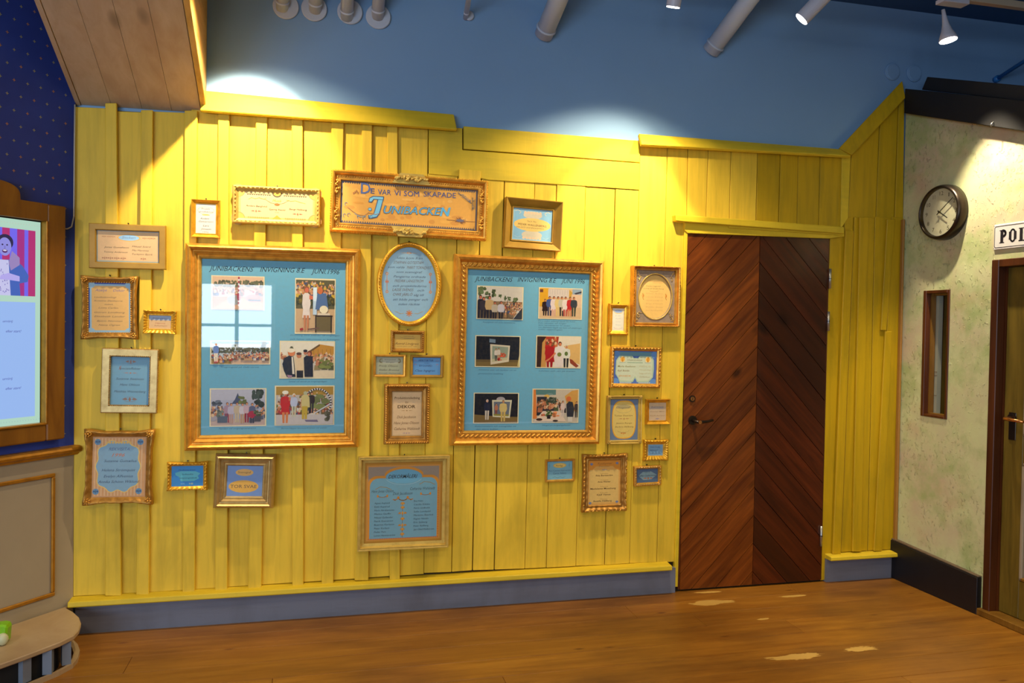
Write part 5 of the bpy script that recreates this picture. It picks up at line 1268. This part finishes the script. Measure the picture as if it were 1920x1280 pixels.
# 27
f = Frame('upright carved wavy-edged gold frame, orange-headed cream card, below the right photo board', ((1093, 852), (1176.4, 851.7), (1174.4, 956.7), (1093.5, 960.2)), 11, .034, N_, 'scoop', G2, wave=.003)
f.beads(.14, .95, .022, .008, .004, .005, .5, G1, 'carved_leaf', .4)
A = f.art().rect(0, 0, 1, 1, (222, 170, 90)).poly([(0, 0), (1, 0), (1, .24), (.84, .20), (.76, .14), (.24, .14), (.16, .20), (0, .26)], (218, 146, 54)); A.rect(.06, .22, .94, .94, (226, 190, 110))
for u, v in ((.11, .09), (.89, .08), (.08, .95), (.90, .94)): A.flour(u, v, .05, .05, (110, 130, 170)); A.ell(u, v, .02, .03, (110, 130, 170), 8)
A.text('Kostymer', .30, .74, .10, .05, (150, 100, 50), .1).text('Peruker', .34, .68, .15, .03, (170, 120, 60)).flour(.5, .22, .08, .03, (160, 150, 150))
for t, t2, a, b, v in (('Kostymtecknare', 'Rita Bernström', .24, .76, .36), ('Assistent', 'Anna Werner', .30, .70, .50), ('Sömnad', 'Madeleine Mossberg', .08, .86, .65), ('Mask', 'Kjell Vance', .28, .70, .785), ('Hattar', 'Rosalie Hellberg', .18, .74, .925)): A.text(t2, a, b, v, .036, (104, 74, 40), .1, .02).text(t, .38, .62, v - .05, .016, (150, 110, 60), .1)
A.build('card', f.e)
# 28
f = Frame('small thin gold frame, light blue card with yellow oval, below the right photo board', ((1022.8, 861.6), (1077.8, 860.2), (1076.8, 901.5), (1023.4, 904)), 4, .018, N_, 'thin', G1)
A = f.art().rect(0, 0, 1, 1, (120, 176, 196)).ell(.50, .24, .26, .13, (206, 180, 90), 24).ell(.50, .24, .22, .10, (226, 196, 110), 24); A.text('Förlag', .34, .62, .29, .09, (110, 80, 40), .2).text('Ann Catrine Norrström', .06, .94, .55, .08, (60, 90, 120), .1).text('Carina Stålarp', .24, .76, .70, .09, (60, 90, 120), .1)
for u in (.10, .88): A.line([(u, .12), (u, .36)], .0015, (80, 130, 160)).line([(u - .04, .24), (u + .04, .24)], .0015, (80, 130, 160))
A.line([(.22, .88), (.32, .84), (.42, .90), (.52, .85), (.62, .90), (.72, .86)], .0016, (80, 120, 130))
A.build('card', f.e)

# ---------------------------------------------------------------- the two large photo boards
def photo(f, x0, y0, x1, y1, fn, lab):
    a, b, c, d = f.loc(x0, y0), f.loc(x1, y0), f.loc(x1, y1), f.loc(x0, y1)
    cx, cz = (a[0] + b[0] + c[0] + d[0]) / 4, (a[1] + b[1] + c[1] + d[1]) / 4; w = (b[0] - a[0] + c[0] - d[0]) / 2; h = (a[1] - d[1] + b[1] - c[1]) / 2
    A = Art(w, h, -.0006); A.rect(0, 0, 1, 1, (236, 220, 180)); B = Art(w * .955, h * .945, -.0008); fn(B)
    B.v = [(max(-B.w / 2, min(B.w / 2, x)), y, max(-B.h / 2, min(B.h / 2, z))) for x, y, z in B.v]
    A.k = 1; n = len(A.v); A.v += B.v; A.f += [tuple(i + n for i in t) for t in B.f]; A.c += B.c
    A.build('photograph', f.e, PHOTO, (cx, f.yc - .0012, cz), label=lab)
SKY = (198, 200, 206); GRN = (86, 96, 54); CRD = [(150, 60, 50), (214, 206, 196), (60, 60, 84), (190, 150, 110), (120, 90, 66), (200, 80, 60), (80, 90, 130)]
DKS = (38, 38, 52)
def ph_harbour(A):
    A.rect(0, 0, 1, 1, (226, 186, 150)); A.rect(0, .30, 1, 1, (190, 140, 110)); A.rect(0, .42, 1, .62, (220, 190, 180))
    for i in range(9): A.tree(.1 + i * .11, .22, .07, .12, (96, 96, 60), i)
    A.crowd(0, 1, .32, .50, 50, .03, CRD, 3); A.poly([(0, 1), (.3, .7), (.6, .66), (1, .8), (1, 1)], (206, 160, 130)); A.ell(.42, .72, .14, .16, (150, 150, 150)); A.ell(.80, .66, .16, .12, (180, 130, 120)); A.rect(.70, .7, .95, .74, (60, 84, 110))
    for i in range(7): A.rect(.50, i * .13, .53, i * .13 + .07, (170, 40, 60)); A.rect(.50, i * .13 + .07, .53, i * .13 + .13, (230, 220, 220))
    A.ell(.515, .62, .035, .12, (160, 40, 60))
def ph_lady(A):
    A.rect(0, 0, 1, 1, (206, 170, 130)); A.rect(0, 0, 1, .55, (96, 90, 60)); A.crowd(0, 1, .02, .26, 90, .022, [(224, 150, 60), (196, 190, 180), (120, 90, 70), (70, 80, 120), (210, 170, 60)], 4)
    for i in range(10): A.tree(.05 + i * .1, .38, .08, .10, (110, 96, 40) if i % 2 else (70, 74, 50), i)
    A.person(.27, .12, .84, (228, 214, 208), (200, 130, 90), (150, 90, 60), (214, 110, 80), .62, True, 1); A.rect(.44, .14, .54, .40, (220, 236, 250)); A.rect(.44, .40, .54, .66, (190, 210, 230))
    A.poly([(.55, .25), (.78, .25), (.84, .56), (.50, .56)], (84, 112, 160)); A.ell(.62, .20, .07, .07, (206, 110, 60)); A.ell(.72, .56, .11, .075, (236, 222, 190)); A.rect(.50, .67, .95, .70, (60, 40, 26)); A.rect(.52, .70, .92, .97, (112, 96, 60)); A.rect(.50, .67, .53, 1, (50, 34, 24)); A.rect(.90, .67, .93, 1, (50, 34, 24)); A.rect(.56, .63, .88, .67, (222, 206, 184))
    A.poly([(.10, .93), (.18, .91), (.20, .95), (.12, .97)], (170, 40, 50)); A.poly([(.3, .93), (.6, .9), (.6, .93), (.32, .95)], (110, 80, 70))
def ph_field(A):
    A.rect(0, 0, 1, 1, (196, 206, 216)); A.rect(0, 0, 1, .12, (130, 170, 200)); A.ell(.25, .25, .2, .12, (226, 230, 234)); A.rect(0, .72, 1, 1, (216, 176, 146)); A.rect(0, .78, .34, 1, (170, 130, 60))
    for i in range(12): A.tree(.02 + i * .09, .40, .06, .14, (86, 84, 56), i)
    A.tree(.92, .25, .08, .30, (62, 74, 44), 4); A.tree(.38, .28, .04, .16, (100, 104, 60), 7)
    A.crowd(.33, 1, .46, .72, 130, .035, CRD, 5); A.crowd(0, .34, .52, .84, 40, .035, CRD, 8); A.person(.08, .08, .82, (90, 120, 180), (214, 206, 190), (220, 220, 210), wd=1)
def ph_four(A):
    A.rect(0, 0, 1, 1, (226, 206, 176)); A.rect(0, 0, 1, .36, (232, 222, 204)); A.poly([(.52, .26), (.72, .06), (1, .12), (1, .5), (.52, .42)], (196, 140, 50)); A.poly([(.52, .26), (.72, .06), (.74, .10), (.54, .30)], (110, 80, 40))
    for i in range(5): A.line([(.62 + i * .08, .2), (.62 + i * .08, .34)], .0015, (120, 80, 30))
    A.crowd(.58, 1, .30, .62, 60, .045, [(150, 130, 90), (206, 196, 186), (90, 90, 60)], 6); A.tree(.20, .22, .05, .10, (110, 110, 80), 1); A.crowd(0, .14, .3, .5, 10, .05, CRD, 2); A.tree(.85, .62, .14, .14, (110, 116, 60), 3)
    A.poly([(.03, .62), (.07, .45), (.16, .38), (.24, .42), (.28, .98), (.12, .98), (.06, .80)], (36, 38, 54)); A.ell(.20, .30, .07, .10, (216, 130, 80)); A.ell(.19, .24, .075, .06, (236, 224, 200)); A.poly([(.20, .42), (.23, .42), (.26, .9), (.22, .9)], (226, 216, 200))
    A.poly([(.27, .50), (.33, .44), (.41, .46), (.44, .80), (.40, .80), (.40, 1), (.30, 1), (.30, .80)], (224, 196, 160)); A.rect(.30, .80, .42, 1, (36, 34, 44)); A.ell(.34, .38, .045, .075, (206, 130, 90)); A.ell(.34, .33, .05, .04, (90, 60, 50))
    A.poly([(.43, .44), (.48, .38), (.60, .40), (.61, .98), (.45, .98)], (34, 34, 50)); A.ell(.46, .30, .035, .06, (190, 120, 90)); A.ell(.46, .25, .04, .04, (40, 30, 40)); A.ell(.54, .32, .045, .08, (120, 60, 40)); A.ell(.53, .34, .03, .05, (200, 120, 90)); A.poly([(.12, .92), (.22, .94), (.20, 1), (.14, 1)], (170, 130, 150))
def ph_group(A):
    A.rect(0, 0, 1, 1, (176, 176, 196)); A.rect(0, 0, 1, .3, (186, 184, 200)); A.rect(0, .82, 1, 1, (196, 170, 164)); A.poly([(.38, .40), (.44, .28), (.49, .10), (.54, .30), (.66, .42)], (70, 80, 110)); A.tree(.58, .30, .09, .12, (110, 116, 60), 2)
    A.tree(.85, .28, .12, .28, (56, 66, 60), 5); A.tree(.1, .38, .12, .12, (90, 96, 110), 6); A.crowd(0, .3, .46, .72, 30, .04, [(170, 160, 170), (90, 90, 120), (130, 110, 120)], 7); A.crowd(.72, 1, .45, .8, 25, .04, [(90, 90, 110), (150, 150, 160)], 9)
    for i, (u, c, l) in enumerate(((.30, (170, 140, 160), (150, 70, 90)), (.37, (190, 180, 200), (190, 150, 140)), (.48, (196, 176, 150), (200, 180, 150)), (.58, (206, 196, 206), (190, 150, 120)), (.66, (200, 170, 180), (150, 40, 60)), (.76, (90, 96, 130), (60, 60, 80)))): A.person(u, .36 + .02 * (i % 2), .56, c, l, (110, 70, 60), wd=1.1)
    A.ell(.76, .70, .08, .10, (170, 40, 70)); A.rect(.12, .74, .30, .92, (90, 100, 120)); A.tree(.17, .66, .08, .10, (110, 120, 110), 8); A.rect(.80, .74, .92, .90, (80, 76, 84)); A.tree(.86, .66, .08, .10, (100, 110, 80), 9)
def ph_wreath(A):
    A.rect(0, 0, 1, 1, (190, 180, 176)); A.rect(0, 0, 1, .22, (176, 136, 56)); A.crowd(0, 1, .16, .74, 130, .035, [(214, 206, 200), (110, 90, 60), (170, 60, 60), (90, 90, 110), (120, 120, 60)], 10); A.rect(0, .74, 1, 1, (200, 190, 190))
    A.tree(.72, .40, .20, .22, (110, 116, 70), 3); A.arc(.72, .44, .24, .38, -40, 190, .009, (214, 206, 206), 22); A.line([(.68, .70), (.95, .46)], .006, (206, 206, 216))
    A.person(.16, .12, .84, (196, 36, 40), (214, 130, 80), (236, 226, 200), (206, 120, 80), 1.0, True, 1); A.ell(.16, .15, .055, .05, (236, 230, 214)); A.person(.31, .18, .62, (190, 196, 222), (200, 196, 170), (240, 236, 220), wd=1.0)
    A.person(.62, .14, .56, (50, 36, 40), (46, 40, 50), (60, 40, 30)); A.person(.56, .16, .56, (56, 44, 44), (46, 40, 50), (60, 40, 30))
    A.poly([(.44, .26), (.48, .21), (.54, .21), (.58, .28), (.59, .55), (.44, .55)], (206, 190, 130)); A.poly([(.45, .52), (.55, .52), (.54, .86), (.50, .86), (.50, .62), (.49, .86), (.45, .86)], (196, 166, 60)); A.ell(.51, .17, .035, .05, (180, 180, 150)); A.poly([(.5, .88), (.72, .88), (.74, .94), (.52, .93)], (120, 110, 140)); A.tree(.92, .78, .07, .14, (90, 86, 70), 11)
def ph_park(A):
    A.rect(0, 0, 1, 1, (222, 210, 196)); A.rect(0, .45, 1, 1, (150, 120, 90)); 
    for u, v, r in ((.08, .18, .10), (.35, .20, .07), (.50, .30, .04), (.62, .34, .04), (.70, .36, .04), (.84, .40, .06), (.2, .28, .08)): A.tree(u, v, r, r * 2, (96, 110, 70), int(u * 99))
    A.crowd(.5, 1, .46, .72, 90, .03, CRD, 12); A.crowd(.45, .9, .6, .85, 40, .03, [(170, 130, 90), (130, 110, 90)], 13)
    for u, c, h in ((.06, (34, 32, 44), .75), (.13, (60, 50, 60), .7), (.26, (206, 170, 120), .74), (.38, (196, 180, 160), .56), (.52, (210, 200, 206), .58)): A.person(u, 1.02 - h, h * 1.1, c, (40, 36, 50), (80, 40, 30), (206, 120, 90), 1.2)
    A.poly([(.80, 1), (.97, .70), (1, .62), (1, 1)], (56, 60, 70)); A.line([(.80, 1), (1, .60)], .003, (226, 226, 230)); A.line([(.66, .4), (.66, 1)], .002, (40, 40, 46))
def ph_row(A):
    A.rect(0, 0, 1, 1, (216, 180, 140)); A.rect(0, 0, .22, .62, (226, 166, 40)); A.rect(.20, .02, .72, .30, (216, 200, 190)); A.rect(.0, .04, .08, .14, (110, 60, 50)); A.poly([(.7, .02), (.8, .14), (.74, .3), (.7, .3)], (206, 160, 60)); A.rect(.78, .0, 1, .2, (150, 170, 190)); A.rect(.76, .18, 1, .62, (226, 190, 160)); A.poly([(.82, .14), (1, .06), (1, .12), (.86, .18)], (60, 60, 76))
    for i in range(8): A.line([(.24 + i * .06, .04), (.24 + i * .06, .2)], .0014, (170, 160, 160))
    for u, c, l in ((.13, (46, 24, 30), (40, 24, 30)), (.24, (70, 90, 150), (60, 60, 90)), (.34, (230, 210, 206), (220, 170, 150)), (.44, (226, 196, 130), (226, 190, 120)), (.53, (200, 190, 170), (50, 44, 50)), (.62, (230, 214, 206), (190, 90, 80)), (.73, (196, 34, 40), (206, 130, 90)), (.82, (50, 56, 70), (60, 70, 60))): A.person(u, .26 + (.1 if u < .2 else 0), .66 - (.0 if u > .2 else .1), c, l, (90, 50, 34), (206, 130, 90), 1.25, c[0] in (230, 196, 46))
def ph_box(A):
    A.rect(0, 0, 1, 1, (30, 34, 46)); A.rect(0, .78, 1, 1, (110, 90, 56)); A.rect(0, .86, 1, 1, (130, 106, 60)); A.poly([(.30, .08), (.44, .10), (.44, .22), (.30, .2)], (120, 140, 160)); A.rect(.02, .02, .3, .76, (26, 28, 38))
    A.poly([(.32, .26), (.78, .30), (.76, .84), (.34, .95)], (222, 206, 180)); A.poly([(.37, .32), (.74, .35), (.72, .78), (.37, .86)], (150, 160, 140)); A.poly([(.37, .76), (.72, .70), (.72, .78), (.37, .86)], (200, 190, 150)); A.person(.46, .40, .42, (224, 210, 196), (60, 50, 50), (120, 60, 40)); A.person(.52, .38, .42, (220, 206, 190), (200, 150, 110)); A.tree(.62, .62, .07, .08, (190, 80, 50), 3); A.tree(.54, .76, .06, .06, (180, 60, 50), 4); A.poly([(.96, .98), (1, .6), (1, 1)], (206, 190, 130))
def ph_smile(A):
    A.rect(0, 0, 1, 1, (236, 220, 196)); A.rect(0, 0, .2, 1, (60, 36, 34)); A.poly([(.12, .2), (.22, .0), (.22, 1), (.1, 1)], (206, 150, 80)); A.poly([(.2, 0), (.5, 0), (.46, .5), (.2, .8)], (180, 60, 40)); A.crowd(.22, .46, .02, .3, 14, .05, [(190, 40, 40), (206, 120, 70)], 3); A.person(.30, .18, .9, (180, 30, 36), (160, 30, 36), (160, 40, 30), (220, 100, 70), 1.3, True)
    A.poly([(.62, .3), (1, .2), (1, .9), (.8, .8)], (226, 180, 110)); A.person(.53, .16, .98, (232, 220, 214), (226, 214, 206), (90, 40, 40), (216, 130, 90), 1.35, True); A.poly([(.42, .5), (.44, .56), (.26, .80), (.2, .84), (.18, .80), (.30, .7)], (216, 130, 90)); A.poly([(.40, .62), (.60, .62), (.60, 1), (.42, 1)], (230, 212, 206)); A.ell(.52, .58, .05, .07, (120, 130, 60))
    A.person(.68, .26, .8, (226, 222, 210), (36, 34, 40), (206, 200, 180), (206, 130, 90), 1.2); A.ell(.68, .55, .04, .07, (96, 116, 60)); A.poly([(.76, .72), (.82, .74), (.98, .95), (.92, 1), (.78, .86)], (150, 60, 40))
def ph_two(A):
    A.rect(0, 0, 1, 1, (30, 30, 40)); A.rect(0, .80, 1, 1, (120, 96, 52)); A.poly([(0, .72), (1, .84), (1, 1), (0, 1)], (130, 104, 60)); A.ell(.60, .20, .10, .09, (176, 166, 170)); A.poly([(.40, .22), (.86, .22), (.82, .84), (.42, .80)], (222, 212, 180)); A.poly([(.44, .28), (.82, .28), (.79, .78), (.45, .76)], (110, 116, 130)); A.person(.50, .34, .42, (190, 120, 90), (150, 70, 50)); A.poly([(.44, .70), (.80, .72), (.79, .78), (.45, .76)], (150, 140, 60))
    A.person(.29, .20, .70, (36, 40, 66), (220, 206, 190), (226, 200, 190), (224, 170, 140), 1.1); A.person(.66, .22, .74, (218, 190, 120), (210, 176, 100), (150, 110, 70), (200, 140, 100), 1.25)
def ph_party(A):
    A.rect(0, 0, 1, 1, (206, 190, 170)); A.rect(0, 0, .5, .16, (90, 130, 130)); A.poly([(.0, .0), (.05, 0), (.09, .9), (0, .9)], (226, 130, 60)); A.poly([(.70, .2), (.86, .03), (1, .0), (1, .7), (.78, .6)], (216, 160, 80)); A.ell(.36, .14, .08, .03, (120, 150, 150)); A.ell(.30, .2, .06, .05, (226, 180, 90))
    A.rect(.08, .22, .30, .8, (44, 44, 56)); A.crowd(.1, .72, .30, .56, 44, .05, [(60, 50, 60), (206, 190, 180), (110, 90, 80), (180, 110, 80), (80, 90, 60)], 14)
    for i in range(5): A.tree(.34 + .04 * i, .32, .03, .1, (60, 74, 60), i)
    A.poly([(.02, .98), (.22, .66), (.60, .66), (.74, .98)], (232, 206, 184)); A.tree(.36, .74, .08, .10, (80, 100, 50), 3); A.tree(.50, .76, .09, .10, (214, 130, 80), 4); A.rect(.31, .78, .39, .90, (46, 36, 40)); A.ell(.14, .92, .07, .04, (70, 44, 40)); A.ell(.50, .96, .06, .03, (60, 40, 40)); A.tree(.22, .78, .06, .06, (214, 120, 80), 6)
    A.person(.66, .34, .5, (226, 200, 190), (220, 200, 190), (70, 40, 40)); A.poly([(.74, .44), (.80, .36), (.88, .38), (.92, .60), (.90, .84), (.76, .84)], (36, 40, 60)); A.ell(.79, .28, .055, .075, (222, 110, 60)); A.rect(.78, .84, .88, 1, (220, 210, 196)); A.person(.97, .36, .5, (60, 50, 60), (40, 36, 44))
MATB = (112, 176, 206)
def title(A, f, sp):
    for t, x0, x1, y in sp:
        u0, v0 = f.fu(x0, y[0]); u1, v1 = f.fu(x1, y[1]); A.text(t, u0, u1, v0, .028, (30, 28, 44), .35, 0, False, (v1 - v0) / (u1 - u0))
def cap_(A, f, x0, x1, y, t, h=.009): u0, v0 = f.fu(x0, y); u1, _ = f.fu(x1, y); A.text(t, u0, u1, v0, h, (62, 104, 140), .3)
f = Frame('large plain stepped gold frame with six photographs on blue mat, the left board', ((346, 455), (677, 465.5), (671.5, 839.5), (345, 845.5)), 29, .058, B_, 'step', G1, nail=False, card=.24, glass=True, group='large photo boards')
f.e.name = 'photo_board'
A = f.art().rect(0, 0, 1, 1, MATB)
title(A, f, (('JUNIBACKENS', 392.5, 476, (507.5, 510)), ('INVIGNING 8.E', 487.5, 572, (510, 512)), ('JUNI.1996', 583, 636, (513, 515))))
for a in ((544, 636, 629.5, 'Drottning Silvia anländer till invigningen'), (544, 636, 637, 'och hälsas välkommen av ledningen'), (415, 486, 689, 'Invigningstal på Galärvarvet'), (541, 612, 716, 'Samtal vid entrén på invigningsdagen'), (411, 480, 804, 'Familjen vid invigningsceremonin'), (527, 612, 803.5, 'Barnen klipper blomsterkransen vid entrén')): cap_(A, f, *a)
A.build('blue_mat', f.e)
photo(f, 396, 517, 496, 581, ph_harbour, 'photograph of a harbour crowd with a red and white pole')
photo(f, 553, 522, 629, 626, ph_lady, 'photograph of a person in a white dress and hat beside a table')
photo(f, 394, 638.5, 507, 683, ph_field, 'wide photograph of a seated crowd under the sky')
photo(f, 524, 639, 628, 709.5, ph_four, 'photograph of four people talking, three in dark clothes')
photo(f, 393, 727.5, 499.5, 799, ph_group, 'photograph of a seated group with a dark spire behind')
photo(f, 515, 722.5, 627, 797, ph_wreath, 'photograph of a person in yellow before a white wreath')
f = Frame('large rope-carved gold frame with six photographs on blue mat, the right board', ((853.6, 475.4), (1135, 488.6), (1123.7, 831.5), (843.8, 837)), 26, .058, N_, 'rope', G1, nail=False, card=.24, glass=True, group='large photo boards')
f.e.name = 'photo_board'
f.beads(.66, .56, .026, .017, .007, .0058, .62, G1, 'rope_carving')
A = f.art().rect(0, 0, 1, 1, MATB)
title(A, f, (('JUNIBACKENS', 890.5, 961.5, (527, 529)), ('INVIGNING 8.E', 970.5, 1043, (528.5, 530.5)), ('JUNI 1996', 1051.5, 1096, (531, 532.5))))
for a in ((906, 966, 605, 'Kungligheter och andra honoratiores'), (1009, 1078, 602.5, 'Övre raden: arbetsgruppen för huset'), (1009, 1062, 606.5, 'från vänster till höger'), (1009, 1068, 610.5, 'samt representanter för staden'), (1009, 1090, 614.5, 'som tillsammans byggde upp huset och utställningen'), (1009, 1054, 618.5, 'inför öppningen'), (897, 968, 694, 'Artisterna visar och berättar om sin'), (897, 944, 701, 'gemensamma utställning'), (1010, 1078, 696, 'Lekman och vän på scenen'), (891, 968, 799.5, 'Kulturministern och scenografen vid'), (893, 934, 805, 'den stora kuben'), (1016, 1069, 797.5, 'Mingel på invigningsfesten')): cap_(A, f, *a)
A.build('blue_mat', f.e)
photo(f, 893.5, 536.5, 981, 599, ph_park, 'photograph of onlookers before trees and a crowd')
photo(f, 1009.5, 539.5, 1091.5, 598.5, ph_row, 'photograph of eight people standing in a row before a yellow house')
photo(f, 890.5, 629, 975.5, 688, ph_box, 'dark photograph of a lit white show box')
photo(f, 1004.5, 629.5, 1089, 690, ph_smile, 'photograph of two people in white, one holding flowers')
photo(f, 887.5, 736, 972.5, 793.5, ph_two, 'dark photograph of two people beside a framed picture')
photo(f, 997.5, 728.5, 1085, 792.5, ph_party, 'photograph of a party around a laid table')
